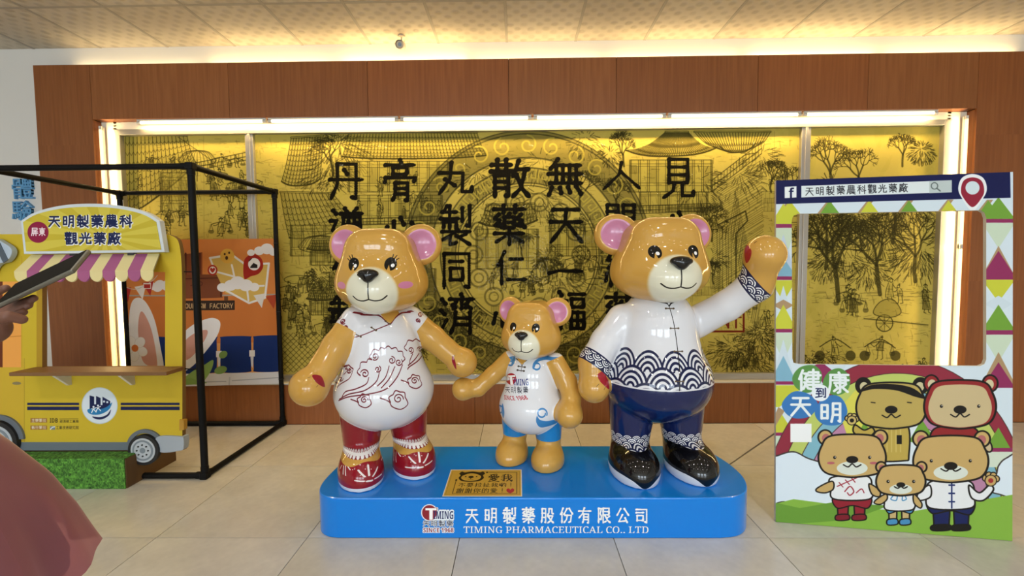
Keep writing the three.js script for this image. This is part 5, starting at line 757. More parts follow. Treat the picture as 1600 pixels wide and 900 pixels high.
// ---------------------------------------------------------------- yellow van cutout on a turf box
{
  const z = 1.05, T = 0.03, v = thing('van_cutout', 'flat yellow food van cutout with striped awning and arched sign', 'cutout'), at = (list) => list.map(([a, b]) => { const p = onZ(a, b, z); return [p.x, p.y]; });
  const yellow = '#cfb433', outline = at(smooth([[256, 365], [272, 370], [280, 382], [284, 420], [285, 500]]).concat([[285, 688], [287, 690], [287, 703], [-160, 704.5], [-160, 640], [-150, 600], [-90, 560], [-60, 480], [-20, 366]]));
  const window = at([[66, 574], [66, 426], [258, 425], [258, 573]]);
  const pr = flatPrint(z, -4.25, -2.17, 0.1, 1.72, 480, yellow), q = pr.pen, navy = '#1a2350', K = '#2a2418';
  q.rect(-170, 691, 300, 712, '#6d7780').rect(-170, 560, 38, 690, '#cfae36').line([[38, 560], [38, 691]], '#b0932c', 1).oval(26, 599, 7, 2.4, '#8a7d58');
  q.rect(4, 440, 33, 574, '#f0a650').rect(33, 400, 35, 574, '#c9a52e').line([[6, 527], [33, 525]], '#c47a2c', 1).rect(-60, 440, 4, 574, '#6b3420').rect(57, 430, 67, 574, '#b5912a');
  for (const [a, b] of [[42.5, 123.5], [188.5, 280.5]]) q.rect(a, 629.5, b, 633, navy).rect(a, 635.5, b, 641, navy);
  q.oval(155.5, 634, 27.5, 28, '#dde9f2', '#c6d6e2', 1.4).fill([[140, 618], [147, 620], [147, 632], [150, 632], [150, 619], [157, 622], [157, 633], [160, 633], [160, 620], [172, 627], [172, 638], [160, 642], [140, 641]], navy);
  q.blob([[137, 640], [146, 638], [158, 639], [168, 635], [175, 629], [170, 640], [158, 647], [145, 648], [138, 645]], '#2f7fb8').blob([[144, 651], [156, 652], [167, 648], [173, 640], [170, 649], [160, 655], [150, 655]], navy).rect(161, 626, 164, 629, '#dde9f2').rect(166, 627, 169, 630, '#dde9f2');
  for (const [x, y] of [[146, 641], [153, 639]]) q.oval(x, y - 5, 1.7, 1.7, '#eef4f8').curve([[x - 3, y + 4], [x, y - 1], [x + 4, y + 3]], '#eef4f8', 1.6).curve([[x - 3, y - 2], [x, y - 2], [x + 4, y - 4]], '#eef4f8', 1.3);
  q.rect(47.5, 653.5, 73.5, 660.5, '#a4763a').rect(47.5, 665, 73.5, 671.5, '#a4763a').row('主辦單位', 49, 654.4, 23, 5.4, '#f4efe2', 10, 0).row('執行單位', 49, 665.6, 23, 5.2, '#f4efe2', 10, 0);
  q.latin('IDB', 77.5, 660.5, 13, 7, K, 'sans-serif', 'bold').line([[93, 655], [122, 654.5]], K, 0.6).row('經濟部工業局', 93, 656.4, 30, 4.4, K, 9, 0).row('工業技術研究院', 87, 665.6, 36, 5.4, '#3a3424', 10, 0).fill([[78, 666], [86, 666], [86, 671.5], [78, 671.5]], '#7d8890').line([[78.5, 671], [82, 667.5], [85.5, 667]], '#eef2f4', 1.4);
  const bodyMat = [M('#ffffff', 0.5, { map: texture(pr.canvas), specularIntensity: 0.35 }), M('#7a5a2c', 0.8)], panel = mesh('panel', pr.uv(board(outline, [window], z, T)), bodyMat, v); panel.userData.label = 'yellow van side with navy stripes and round blue emblem';
  // fenders, wheels, bumper
  const grey = M('#666e76', 0.6), tyre = M('#1b1b1d', 0.6), rim = M('#b9c1c8', 0.45), rimDark = M('#7d8891', 0.5);
  for (const [u, w] of [[225, 703], [-4, 690]]) {
    const c = onZ(u, w, z + 0.02), k = u < 0 ? 1.35 : 1, R = 0.102 * k;
    const ring = []; for (let a = 0; a <= 24; a++) ring.push([c.x + Math.cos(a / 24 * Math.PI) * R * 1.22, c.y + 0.012 + Math.sin(a / 24 * Math.PI) * R * 1.2]); for (let a = 24; a >= 0; a--) ring.push([c.x + Math.cos(a / 24 * Math.PI) * R * 0.96, c.y + 0.012 + Math.sin(a / 24 * Math.PI) * R * 0.96]);
    mesh('fender', board(ring, [], z + 0.012, 0.012), grey, v);
    const wheel = new THREE.Group(); wheel.name = 'wheel'; wheel.position.copy(c); v.add(wheel);
    const disc = (r, d, zz, m, name) => mesh(name, new THREE.CylinderGeometry(r, r, d, 40).rotateX(Math.PI / 2).translate(0, 0, zz), m, wheel);
    disc(R, 0.026, -0.006, tyre, 'tyre'); disc(R * 0.8, 0.028, -0.005, rim, 'rim'); disc(R * 0.68, 0.03, -0.0048, rimDark, 'rim_ring'); disc(R * 0.56, 0.032, -0.0046, rim, 'hub_plate'); disc(R * 0.18, 0.034, -0.0044, rimDark, 'hub');
    for (let b = 0; b < 8; b++) mesh('bolt_hole', new THREE.CylinderGeometry(R * 0.055, R * 0.055, 0.004, 10).rotateX(Math.PI / 2).translate(Math.cos(b * 0.785) * R * 0.37, Math.sin(b * 0.785) * R * 0.37, 0.0125), tyre, wheel);
  }
  mesh('bumper', board(at(smooth([[247, 682], [284, 681], [289, 684], [289, 698], [284, 703], [252, 705]], true)), [], z + 0.014, 0.05, 0.004), M('#a4aeb8', 0.5), v);
  mesh('tail_light', board(at([[282, 655], [289, 656], [289, 671], [282, 672]]), [], z + 0.01, 0.03), M('#b98a2c', 0.5), v);
  // side mirror that reaches into the picture
  mesh('mirror', board(at(smooth([[-22, 392], [2, 374], [18, 380], [29, 388], [30, 398], [22, 409], [8, 414], [-6, 432], [-24, 440]], true)), [], z + 0.045, 0.035, 0.004), M('#b6c6d6', 0.4), v); mesh('mirror_band', board(at([[6, 384], [13, 379], [26, 406], [19, 411]]), [], z + 0.049, 0.006), M('#4e5a66', 0.5), v);
  // counter shelf and its brackets
  const L = onZ(28, 580, 1.15), R = onZ(270, 581, 1.15); mesh('counter', rbox(R.x - L.x, 0.024, 0.15, 0.004, (L.x + R.x) / 2, (L.y + R.y) / 2 - 0.004, z + 0.075), M('#7b5630', 0.5), v);
  for (const u of [102, 202]) { const p = onZ(u, 588, z + 0.03); mesh('bracket', board([[0, 0], [0.1, 0], [0.1, -0.018], [0.018, -0.1], [0, -0.1]].map(([a, b]) => [a, b]), [], 0.009, 0.018).rotateY(-Math.PI / 2).translate(p.x, L.y - 0.016, z), M('#d8d2c2', 0.5), v); }
  // awning: eleven cloth stripes, sloping out and ending in rounded flaps
  const A0 = onZ(50, 398, z + 0.01), A1 = onZ(250, 397, z + 0.01), B0 = onZ(23, 424, 1.145), B1 = onZ(240, 424, 1.145), flap = onZ(130, 440, 1.145).y, n = 11, cols = [M('#e6d79a', 0.7), M('#a85a86', 0.7)];
  for (let k = 0; k < n; k++) {
    const s = k / n, e = (k + 1) / n, a = V(A0.x + (A1.x - A0.x) * s, A0.y, A0.z), b = V(A0.x + (A1.x - A0.x) * e, A0.y, A0.z), c = V(B0.x + (B1.x - B0.x) * e, B0.y, B0.z), d = V(B0.x + (B1.x - B0.x) * s, B0.y, B0.z), pts = [a, d, c, a, c, b], w = (c.x - d.x) / 2, h = B0.y - flap, m = (c.x + d.x) / 2;
    for (let j = 0; j < 10; j++) { const t0 = Math.PI + j / 10 * Math.PI, t1 = Math.PI + (j + 1) / 10 * Math.PI, P0 = V(m + Math.cos(t0) * w, B0.y - h * 0.35 + Math.sin(t0) * h * 0.65, B0.z), P1 = V(m + Math.cos(t1) * w, B0.y - h * 0.35 + Math.sin(t1) * h * 0.65, B0.z); pts.push(V(m, B0.y, B0.z), P0, P1); }
    pts.push(d, V(m - w, B0.y - h * 0.35, B0.z), V(m, B0.y, B0.z), c, V(m, B0.y, B0.z), V(m + w, B0.y - h * 0.35, B0.z));
    const all = [...pts.map((p) => p.clone().add(V(0, 0, 0.004))), ...[...pts].reverse().map((p) => p.clone().add(V(0, -0.003, -0.002)))], g = new THREE.BufferGeometry().setFromPoints(all); g.computeVertexNormals(); mesh('awning_stripe', g, cols[k % 2], v);
  }
  // arched sign
  const zs = 1.11, sat = (list) => list.map(([a, b]) => { const p = onZ(a, b, zs); return [p.x, p.y]; }), edge = smooth([[32, 345], [55, 331], [95, 321], [140, 318], [186, 321], [226, 331], [249, 345]]).concat([[257, 394], [37, 397]]), cxs = 144, cys = 362;
  mesh('sign_board', board(sat(edge), [], zs, 0.04, 0.004), M('#d3dde4', 0.5), v);
  const ps = flatPrint(zs + 0.001, -3.2, -2.22, 1.49, 1.86, 900, '#c9b63a'), s = ps.pen;
  for (let k = 0; k < 14; k++) { const a = (k + 0.2) / 14 * 6.283, b = (k + 0.75) / 14 * 6.283; s.fill([[cxs + 20, cys + 8], [cxs + 20 + Math.cos(a) * 190, cys + 8 + Math.sin(a) * 110], [cxs + 20 + Math.cos(b) * 190, cys + 8 + Math.sin(b) * 110]], '#d6c64e'); }
  s.oval(60, 363, 16.5, 16.5, '#8f2044'); s.row('屏東', 49, 355.5, 23, 13, '#f4e6ec', 14, 0, 0.08);
  for (const [c, w, dx] of [['#eceff2', 22, 0.7], [navy, 13, 0]]) s.row('天明製藥農科', 74 + dx, 336 + dx, 134, 19, c, w, 0, 0.14).row('觀光藥廠', 100 + dx, 363 + dx, 90, 19, c, w, 0, 0.14);
  const inner = edge.map(([a, b]) => [cxs + (a - cxs) * 0.957, cys + (b - cys) * 0.88]); mesh('sign_face', ps.uv(board(sat(inner), [], zs + 0.003, 0.003)), M('#ffffff', 0.5, { map: texture(ps.canvas), specularIntensity: 0.35 }), v).userData.label = 'yellow sign face with navy lettering and a maroon disc';
  mesh('sign_bracket', merge([span(-2.9, -2.86, 1.5, 1.6, z, zs - 0.038), span(-2.52, -2.48, 1.5, 1.6, z, zs - 0.038)]), M('#3a3a3a', 0.6), v);
  // turf box
  const t = thing('turf_box', 'low box wrapped in green turf with bare wooden end under the van', 'box'), bx0 = -3.75, bx1 = -2.532, bz0 = 0.76, bz1 = 1.164, bh = 0.2, fine = noiseField(128, 55), mid = noiseField(32, 56), cu = noiseField(64, 57);
  const turf = grainTexture(512, (u, w) => { const k = 0.55 * fine(u * 128 + 3 * cu(u * 64, w * 64), w * 64) + 0.3 * cu(u * 64, w * 64) + 0.15 * mid(u * 32, w * 32), j = (k - 0.5) * 150; return [74 + j * 0.7, 128 + j, 44 + j * 0.4]; }), turfBump = grainTexture(256, (u, w) => { const k = 255 * fine(u * 128, w * 64); return [k, k, k]; }, false), turfMat = M('#ffffff', 0.9, { map: turf, bumpMap: turfBump, bumpScale: 0.004 });
  mesh('carcass', box(bx1 - bx0 - 0.004, bh - 0.006, bz1 - bz0 - 0.006, (bx0 + bx1) / 2 - 0.002, (bh - 0.006) / 2, (bz0 + bz1) / 2), M('#5e4526', 0.8), t);
  mesh('turf_front', metreUV(box(bx1 - bx0, bh, 0.006, (bx0 + bx1) / 2, bh / 2, bz1 - 0.003), 1.6), turfMat, t); mesh('turf_top', metreUV(box(bx1 - bx0, 0.006, 0.1, (bx0 + bx1) / 2, bh - 0.003, bz1 - 0.056), 1.6), turfMat, t);
  mesh('end_board', metreUV(box(0.008, bh - 0.008, bz1 - bz0 - 0.008, bx1 + 0.001, bh / 2 - 0.003, (bz0 + bz1) / 2 - 0.004), 1), M('#5f4526', 0.8), t);
}
// ---------------------------------------------------------------- photo frame board with cut-out window
{
  const A = V(1.405, 0, 1.52), ex = V(1.093, 0, 0.162), W = ex.length(), n0 = V(-0.162, 0, 1.093).normalize(), H = 1.87; ex.normalize();
  const up = V(0, 1, 0).addScaledVector(n0, -0.052).normalize(), nn = ex.clone().cross(up), basis = new THREE.Matrix4().makeBasis(ex, up, nn).setPosition(A.x, A.y + 0.002, A.z), inv = basis.clone().invert();
  const b = thing('photo_frame_board', 'tall colourful photo frame board with cut-out window and printed cartoon bears', 'board'); b.matrixAutoUpdate = true; basis.decompose(b.position, b.quaternion, b.scale);
  const local = (u, v) => { const d = ray(u, v), t = A.clone().sub(EYE).dot(nn) / d.dot(nn), p = d.multiplyScalar(t).add(EYE).applyMatrix4(inv); return [p.x, p.y]; };
  const ppm = 640, [cv, cx] = makeCanvas(W * ppm, H * ppm, '#cfdfea'), q = new Pen(cx, (u, v) => { const p = local(u, v); return [p[0] * ppm, (H - p[1]) * ppm]; }, ppm / 300), K = '#1d1a17';
  const pale = '#c8d9e4', lime = '#c3c83e', green = '#6f9e3a', mint = '#c4d6c0', tan = '#a88d6a', plum = '#8c2f5c', blue = '#7fb0c8';
  // side and top pattern of triangles
  const strip = (x0, x1, list) => { for (const [kind, y0, y1, c] of list) { const m = (x0 + x1) / 2; if (kind === 'bar') q.rect(x0 - 4, y0, x1 + 4, y1, c); else if (kind === 'up') q.fill([[x0 - 6, y1], [x1 + 6, y1], [m, y0]], c); else if (kind === 'down') q.fill([[x0 - 6, y0], [x1 + 6, y0], [m, y1]], c); else q.fill([[x0 - 2, (y0 + y1) / 2], [m, y0], [x1 + 2, (y0 + y1) / 2], [m, y1]], c); } };
  for (let k = 0; k < 8; k++) { const x = 1206 + k * 62; q.fill([[x + 4, 340], [x + 26, 312], [x + 36, 312], [x + 14, 340]], tan).fill([[x + 8, 342], [x + 28, 313], [x + 50, 342]], k % 2 ? green : lime); }
  strip(1210, 1238, [['up', 318, 350, lime], ['bar', 350, 356, plum], ['down', 356, 412, mint], ['up', 366, 432, '#b9cbe0'], ['up', 402, 432, blue], ['bar', 432, 437.5, plum], ['down', 438, 472, lime], ['up', 446, 514, pale], ['diamond', 468, 486, tan], ['up', 476, 514, lime], ['bar', 514, 519.5, plum], ['down', 520, 566, mint], ['up', 530, 600, pale], ['up', 556, 596, blue]]);
  q.rect(1206, 596, 1262, 601, plum).fill([[1206, 602], [1258, 602], [1218, 636], [1206, 636]], lime).fill([[1206, 660], [1216, 636], [1226, 642], [1206, 676]], tan).fill([[1206, 676], [1222, 648], [1240, 676]], lime).rect(1206, 676, 1240, 681, plum).fill([[1206, 681], [1222, 681], [1214, 712], [1206, 712]], mint).fill([[1270, 572], [1284, 566], [1302, 580], [1286, 600]], plum).fill([[1300, 574], [1322, 570], [1316, 584]], pale);
  strip(1540, 1580, [['up', 308, 342, green], ['bar', 342, 348, plum], ['down', 348, 388, mint], ['up', 384, 432, tan], ['up', 392, 432, plum], ['bar', 431, 437, plum], ['down', 437, 472, lime], ['diamond', 462, 488, pale], ['up', 476, 516, green], ['bar', 516, 523, plum], ['down', 523, 566, mint], ['up', 550, 600, tan], ['up', 566, 606, plum]]);
  // rainbow, meadow, clouds
  const band = (r, c) => { q.fill(arc(1399, 800, r, r * 1.16, 180, 360, 3), c, '#4a3430', 1.2); }; cx.save(); q.trace([[1210, 562], [1580, 566], [1590, 860], [1205, 830]], true); cx.clip();
  for (const [r, c] of [[207, '#8d2f40'], [187, '#b9c86a'], [166, '#7fb4c6'], [146, '#b583a4'], [122, '#d6e2ea']]) band(r, c);
  q.fill([[1310, 640], [1345, 600], [1370, 660], [1330, 700]], '#d3cf58').fill([[1330, 700], [1350, 660], [1380, 700]], green).fill([[1420, 690], [1440, 655], [1470, 700]], green).fill([[1540, 700], [1560, 668], [1590, 720]], green).rect(1540, 700, 1590, 706, plum).rect(1530, 706, 1590, 730, '#cfdccb');
  q.blob([[1195, 722], [1215, 712], [1240, 706], [1262, 716], [1285, 724], [1310, 740], [1320, 770], [1300, 788], [1270, 790], [1250, 792], [1225, 784], [1195, 786]], '#d9e8f4', '#3c3634', 2.2).blob([[1600, 708], [1572, 716], [1560, 728], [1556, 742], [1545, 748], [1548, 766], [1560, 772], [1600, 776]], '#d9e8f4', '#3c3634', 2);
  q.fill([[1200, 790], [1240, 780], [1330, 792], [1420, 800], [1600, 770], [1600, 870], [1200, 840]], '#86b446').fill([[1200, 783], [1250, 794], [1300, 785], [1390, 790], [1330, 812], [1200, 822]], '#6a9a3a'); cx.restore();
  // header with search bar and pin
  q.fill([[1209, 277], [1578, 261], [1579, 309], [1209, 319]], '#10164a').fill([[1226, 292], [1244.5, 291], [1244.5, 308.5], [1226, 309.5]], '#e6edf0').latin('f', 1232, 309, 8.5, 15, '#10164a', 'sans-serif', 'bold').fill([[1252, 290.5], [1487, 281.5], [1487, 300.5], [1252, 308.5]], '#dbe6ea').fill([[1452, 283], [1487, 281.5], [1487, 300.5], [1452, 302]], '#bcc9ca');
  [...'天明製藥農科觀光藥廠'].forEach((ch, i) => q.glyph(ch, 1258 + i * 16.3, 292 - i * 0.62, 13.5, 14, '#2a2c34', 9)); q.line(arc(1460, 290.5, 5), '#5d6a6a', 1.5).line([[1463.5, 294], [1469, 298.5]], '#5d6a6a', 1.8);
  for (const [k, c] of [[1.18, '#e8edf0'], [0.95, '#8f2338']]) q.blob([[1519.5, 298 + 27 * k], [1510 - 6 * k, 298 + 10 * k], [1519.5 - 19 * k, 298 - 3 * k], [1519.5 - 14 * k, 298 - 17 * k], [1519.5, 298 - 23 * k + 1], [1519.5 + 14 * k, 298 - 17 * k], [1519.5 + 19 * k, 298 - 3 * k], [1529 + 6 * k, 298 + 10 * k]], c); q.oval(1519.5, 293.5, 11, 10.5, '#cfdfe6');
  // slogan badge and blank card
  q.blob([[1238, 590], [1250, 574], [1272, 571], [1284, 584], [1280, 602], [1262, 614], [1244, 606]], '#5a8f4a').blob([[1286, 596], [1296, 580], [1314, 576], [1328, 590], [1324, 610], [1306, 618], [1290, 610]], '#5a8f4a').blob([[1222, 630], [1240, 612], [1264, 616], [1278, 632], [1266, 650], [1244, 654], [1228, 646]], '#3a78ba').blob([[1274, 640], [1288, 620], [1312, 620], [1324, 642], [1314, 662], [1290, 664], [1276, 654]], '#3a78ba').oval(1282, 614, 14, 13, '#e6eef4');
  for (const [ch, x, y, w, h, c, k] of [['健', 1247, 577, 35, 34, '#e4eef2', 12], ['康', 1294, 582, 33, 33, '#e4eef2', 12], ['到', 1274, 606, 17, 16, '#202a5a', 12], ['天', 1234, 617, 34, 34, '#e4eef2', 12], ['明', 1280, 628, 37, 33, '#e4eef2', 12]]) q.glyph(ch, x, y, w, h, c, k);
  q.rect(1235, 662, 1268, 691, '#eef2f4');
  // five cartoon bears
  const paw = (x, y, r, c, pad) => { for (let k = 0; k < 4; k++) q.oval(x + Math.cos(k * 0.8 - 2.7) * r, y + Math.sin(k * 0.8 - 2.7) * r, r * 0.55, r * 0.55, c, K, 1.6); q.oval(x, y, r, r * 0.95, c, K, 1.4).oval(x, y, r * 0.86, r * 0.82, c).oval(x, y, r * 0.45, r * 0.42, pad); };
  const head = (x0, y0, x1, y1, c, ear, inner, o = {}) => {
    const w = x1 - x0, h = y1 - y0, m = (x0 + x1) / 2;
    for (const e of [x0 + w * 0.1, x1 - w * 0.08]) q.oval(e, y0 + h * 0.08, w * 0.105, h * 0.17, ear, K, 2.6).oval(e + (e < m ? 1 : -1), y0 + h * 0.1, w * 0.06, h * 0.1, inner);
    const shape = (k) => [[m - w * 0.3 * k, y0 + h * (0.5 - 0.46 * k)], [m + w * 0.3 * k, y0 + h * (0.5 - 0.46 * k)], [m + w * 0.46 * k, y0 + h * (0.5 - 0.2 * k)], [m + w * 0.5 * k, y0 + h * (0.5 + 0.12 * k)], [m + w * 0.4 * k, y0 + h * (0.5 + 0.4 * k)], [m + w * 0.12 * k, y0 + h * (0.5 + 0.5 * k)], [m - w * 0.12 * k, y0 + h * (0.5 + 0.5 * k)], [m - w * 0.4 * k, y0 + h * (0.5 + 0.4 * k)], [m - w * 0.5 * k, y0 + h * (0.5 + 0.12 * k)], [m - w * 0.46 * k, y0 + h * (0.5 - 0.2 * k)]];
    q.blob(shape(1), o.hood || c, K, 2.8); if (o.hood) q.blob(shape(0.88).map(([a, b2]) => [a, b2 + h * 0.035]), c);
    if (o.muzzle) q.oval(m + (o.shift || 0), y0 + h * 0.8, w * 0.23, h * 0.16, '#d6dfd6');
    q.oval(m + (o.shift || 0), y0 + h * (o.nose || 0.6), w * 0.09, h * 0.085, K).curve([[m - w * 0.13 + (o.shift || 0), y0 + h * 0.72], [m - w * 0.06 + (o.shift || 0), y0 + h * 0.77], [m + (o.shift || 0), y0 + h * 0.7], [m + w * 0.06 + (o.shift || 0), y0 + h * 0.77], [m + w * 0.13 + (o.shift || 0), y0 + h * 0.72]], K, 2);
    for (const e of [-1, 1]) { const ex2 = m + e * w * 0.26 + (o.shift || 0); if (o.sleepy) q.line([[ex2 - 3, y0 + h * 0.44], [ex2 + 3, y0 + h * 0.45]], K, 1.6); else q.oval(ex2, y0 + h * 0.55, 2.4, 2.6, K).oval(ex2 + 0.8, y0 + h * 0.54, 0.8, 0.8, '#eee'); if (o.blush) q.oval(ex2 + e * 6, y0 + h * 0.68, 6, 2, '#b5626a'); }
  };
  // back row
  q.blob([[1366, 664], [1416, 662], [1420, 712], [1412, 720], [1366, 718], [1362, 690]], '#b9a24e', K, 2.4); for (let k = 0; k < 6; k++) q.line([[1372 + k * 7, 668], [1372 + k * 7, 706]], '#c9b566', 1.6); q.rect(1401, 680, 1409, 694, K).blob([[1336, 664], [1350, 672], [1362, 668], [1366, 676], [1352, 684], [1334, 676]], '#b9a24e', K, 2.4); paw(1331, 657, 7.5, '#c6b06a', K);
  head(1338, 597, 1447, 669, '#b8a35a', '#1a1714', '#c9c19a', { sleepy: 1, nose: 0.6 }); q.blob([[1345, 612], [1360, 602], [1392, 600], [1425, 606], [1445, 622], [1430, 620], [1400, 610], [1366, 608]], '#1a1714');
  q.blob([[1464, 668], [1520, 668], [1532, 690], [1526, 700], [1460, 700], [1452, 690]], '#8f2a2c', K, 2.4).oval(1492, 690, 18, 9, '#c8b690').blob([[1528, 676], [1546, 690], [1550, 702], [1544, 706], [1532, 694]], '#c8b690', K, 2.2); head(1444, 593, 1556, 669, '#c6b48a', '#8f2a2c', '#cdc4a0', { hood: '#8f2a2c', nose: 0.62 });
  // front row: bodies first, then heads
  const leg = (x0, x1, y0, y1, c, shoe) => { q.blob([[x0, y0], [x1, y0], [x1 + 1, y1 - 6], [x1, y1], [x0, y1], [x0 - 1, y1 - 6]], c, K, 2.2).blob([[x0 - 3, y1 - 3], [x1 + 1, y1 - 4], [x1 + 2, y1 + 4], [x0 - 3, y1 + 5]], shoe, K, 2); };
  leg(1310, 1324, 786, 808, '#8f2432', '#7c1f2c'); leg(1336, 1350, 786, 808, '#8f2432', '#7c1f2c'); q.blob([[1304, 776], [1358, 776], [1356, 794], [1332, 790], [1308, 794]], '#8f2432', K, 2).blob([[1300, 746], [1354, 744], [1362, 762], [1358, 780], [1304, 780], [1298, 764]], '#e6eaee', K, 2.4).curve([[1320, 768], [1328, 760], [1334, 768], [1328, 774], [1324, 770]], '#a03040', 1.8).curve([[1338, 770], [1346, 764], [1350, 770]], '#a03040', 1.6).line([[1308, 760], [1340, 746]], '#a03040', 1.6); for (const x of [1314, 1324, 1333]) q.line([[x - 3, 754 - (x - 1314) * 0.4], [x + 3, 761 - (x - 1314) * 0.4]], '#a03040', 1.6);
  q.blob([[1300, 752], [1278, 762], [1276, 768], [1290, 770], [1302, 764]], '#c4a66a', K, 2.2).blob([[1358, 756], [1374, 766], [1374, 776], [1362, 772]], '#c4a66a', K, 2.2);
  leg(1460, 1482, 788, 824, '#1c2458', K); leg(1492, 1512, 788, 824, '#1c2458', K); q.blob([[1452, 780], [1518, 780], [1516, 804], [1486, 798], [1456, 802]], '#1c2458', K, 2.2).blob([[1456, 752], [1514, 752], [1522, 776], [1516, 794], [1454, 794], [1448, 772]], '#e6eaee', K, 2.4).line([[1487, 752], [1487, 794]], '#20306a', 2); for (const y of [758, 771, 784]) q.line([[1483, y], [1491, y]], '#20306a', 2.4);
  q.blob([[1514, 758], [1530, 770], [1546, 758], [1552, 766], [1536, 782], [1518, 778]], '#e6eaee', K, 2.4); paw(1548, 751, 9, '#c4a66a', '#a03434'); q.blob([[1452, 758], [1434, 772], [1436, 782], [1454, 776]], '#e6eaee', K, 2.2);
  head(1279, 678, 1384, 745, '#c4a66a', '#c4a66a', '#b06a6a', { muzzle: 1, blush: 1 }); head(1427, 680, 1544, 753, '#c4a66a', '#c4a66a', '#b06a6a', { muzzle: 1, nose: 0.66 });
  leg(1390, 1400, 792, 815, '#c8b07a', '#4a8fc0'); leg(1410, 1420, 792, 815, '#c8b07a', '#4a8fc0'); q.blob([[1386, 786], [1426, 786], [1424, 802], [1405, 798], [1388, 802]], '#4a8fc0', K, 1.8).blob([[1386, 770], [1424, 770], [1430, 784], [1424, 797], [1386, 797], [1382, 784]], '#e6eaee', K, 2.2).curve([[1396, 774], [1392, 780], [1400, 782], [1402, 776]], '#4a8fc0', 1.6).curve([[1410, 776], [1410, 782], [1416, 780], [1414, 775]], '#4a8fc0', 1.6).blob([[1384, 772], [1370, 780], [1366, 786], [1376, 788], [1386, 780]], '#c4a66a', K, 2).blob([[1428, 772], [1440, 786], [1438, 794], [1428, 786]], '#c4a66a', K, 2); head(1369, 726, 1446, 774, '#c4a66a', '#c4a66a', '#b06a6a', { muzzle: 1, nose: 0.66 });
  // the board itself
  const P = [[1240, 567], [1238, 560], [1237, 345], [1239, 338], [1246, 334], [1532, 328.5], [1538, 332], [1541, 340], [1541, 562], [1538, 569], [1531, 572], [1250, 569]].map(([u, v]) => local(u, v));
  const g = board([[0, 0], [W, 0], [W, H], [0, H]], [P], 0, 0.018), pos = g.attributes.position, uv = new Float32Array(pos.count * 2); for (let i = 0; i < pos.count; i++) { uv[2 * i] = pos.getX(i) / W; uv[2 * i + 1] = pos.getY(i) / H; } g.setAttribute('uv', new THREE.BufferAttribute(uv, 2));
  mesh('printed_panel', g, [M('#ffffff', 0.55, { map: texture(cv), specularIntensity: 0.35 }), M('#c9c6be', 0.7)], b);
  const strutTop = V(0.03, 0.5, -0.02), foot = V(1.478, 0.008, 0.86).applyMatrix4(inv), steel = M('#8d8a86', 0.35, { metalness: 0.8 }); mesh('rear_strut', rod(strutTop, foot, 0.0045, 8), steel, b); mesh('rear_strut', rod(V(W - 0.03, 0.5, -0.02), V(2.44, 0.008, 1.02).applyMatrix4(inv), 0.0045, 8), steel, b);
}
// ---------------------------------------------------------------- ceiling security camera, raised wall characters
{
  const c = thing('security_camera', 'small white bullet security camera hanging from ceiling above the cladding', 'camera', [-0.985, ROOM.top, 0.03]), w = M('#cfc2ac', 0.4), d = M('#2b2522', 0.2);
  mesh('mount', new THREE.CylinderGeometry(0.03, 0.033, 0.012, 20).translate(0, -0.006, 0), w, c); mesh('stem', rod(V(0, -0.01, 0), V(0, -0.06, 0), 0.006), w, c); mesh('knob', rod(V(0, -0.035, 0), V(-0.022, -0.035, 0), 0.005), w, c);
  const tilt = (g) => g.rotateX(Math.PI / 2 + 0.32).translate(0, -0.088, 0.02); mesh('body', tilt(new THREE.CylinderGeometry(0.031, 0.031, 0.085, 20)), w, c); mesh('hood', tilt(new THREE.CylinderGeometry(0.035, 0.035, 0.1, 20, 1, true, Math.PI * 0.7, Math.PI * 1.2).translate(0, 0.012, 0)), w, c).material.side = THREE.DoubleSide;
  mesh('lens_ring', tilt(new THREE.TorusGeometry(0.021, 0.006, 8, 20).rotateX(Math.PI / 2).translate(0, 0.043, 0)), w, c); mesh('lens', tilt(new THREE.CylinderGeometry(0.016, 0.016, 0.006, 18).translate(0, 0.043, 0)), d, c); mesh('bolt', rod(V(0.026, -0.06, 0.012), V(0.026, -0.045, 0.012), 0.003), w, c);
  const letterMat = M('#5f9fd0', 0.4), nm = { 體: 'upper', 驗: 'lower' };
  for (const [ch, u, v] of [['體', 22, 280], ['驗', 22, 315]]) {
    const A = onZ(u, v, -0.1), B = onZ(u + 33, v + 31, -0.1), list = [], t = (B.x - A.x) * 0.075;
    for (const s of strokes(ch)) for (let i = 0; i + 1 < s.length; i++) { const a = V(A.x + s[i][0] / 100 * (B.x - A.x), A.y + s[i][1] / 100 * (B.y - A.y), 0), b = V(A.x + s[i + 1][0] / 100 * (B.x - A.x), A.y + s[i + 1][1] / 100 * (B.y - A.y), 0), L = a.distanceTo(b), g = new THREE.BoxGeometry(L + t, t, 0.024 + 0.0004 * (list.length % 5)); g.rotateZ(Math.atan2(b.y - a.y, b.x - a.x)); list.push(g.translate((a.x + b.x) / 2, (a.y + b.y) / 2, -0.088)); }
    tag(mesh('raised_character', merge(list), letterMat), nm[ch] === 'upper' ? 'upper of the raised blue characters on the white wall' : 'lower raised blue character on white wall, just above the van sign', 'lettering', 'raised wall characters');
  }
}
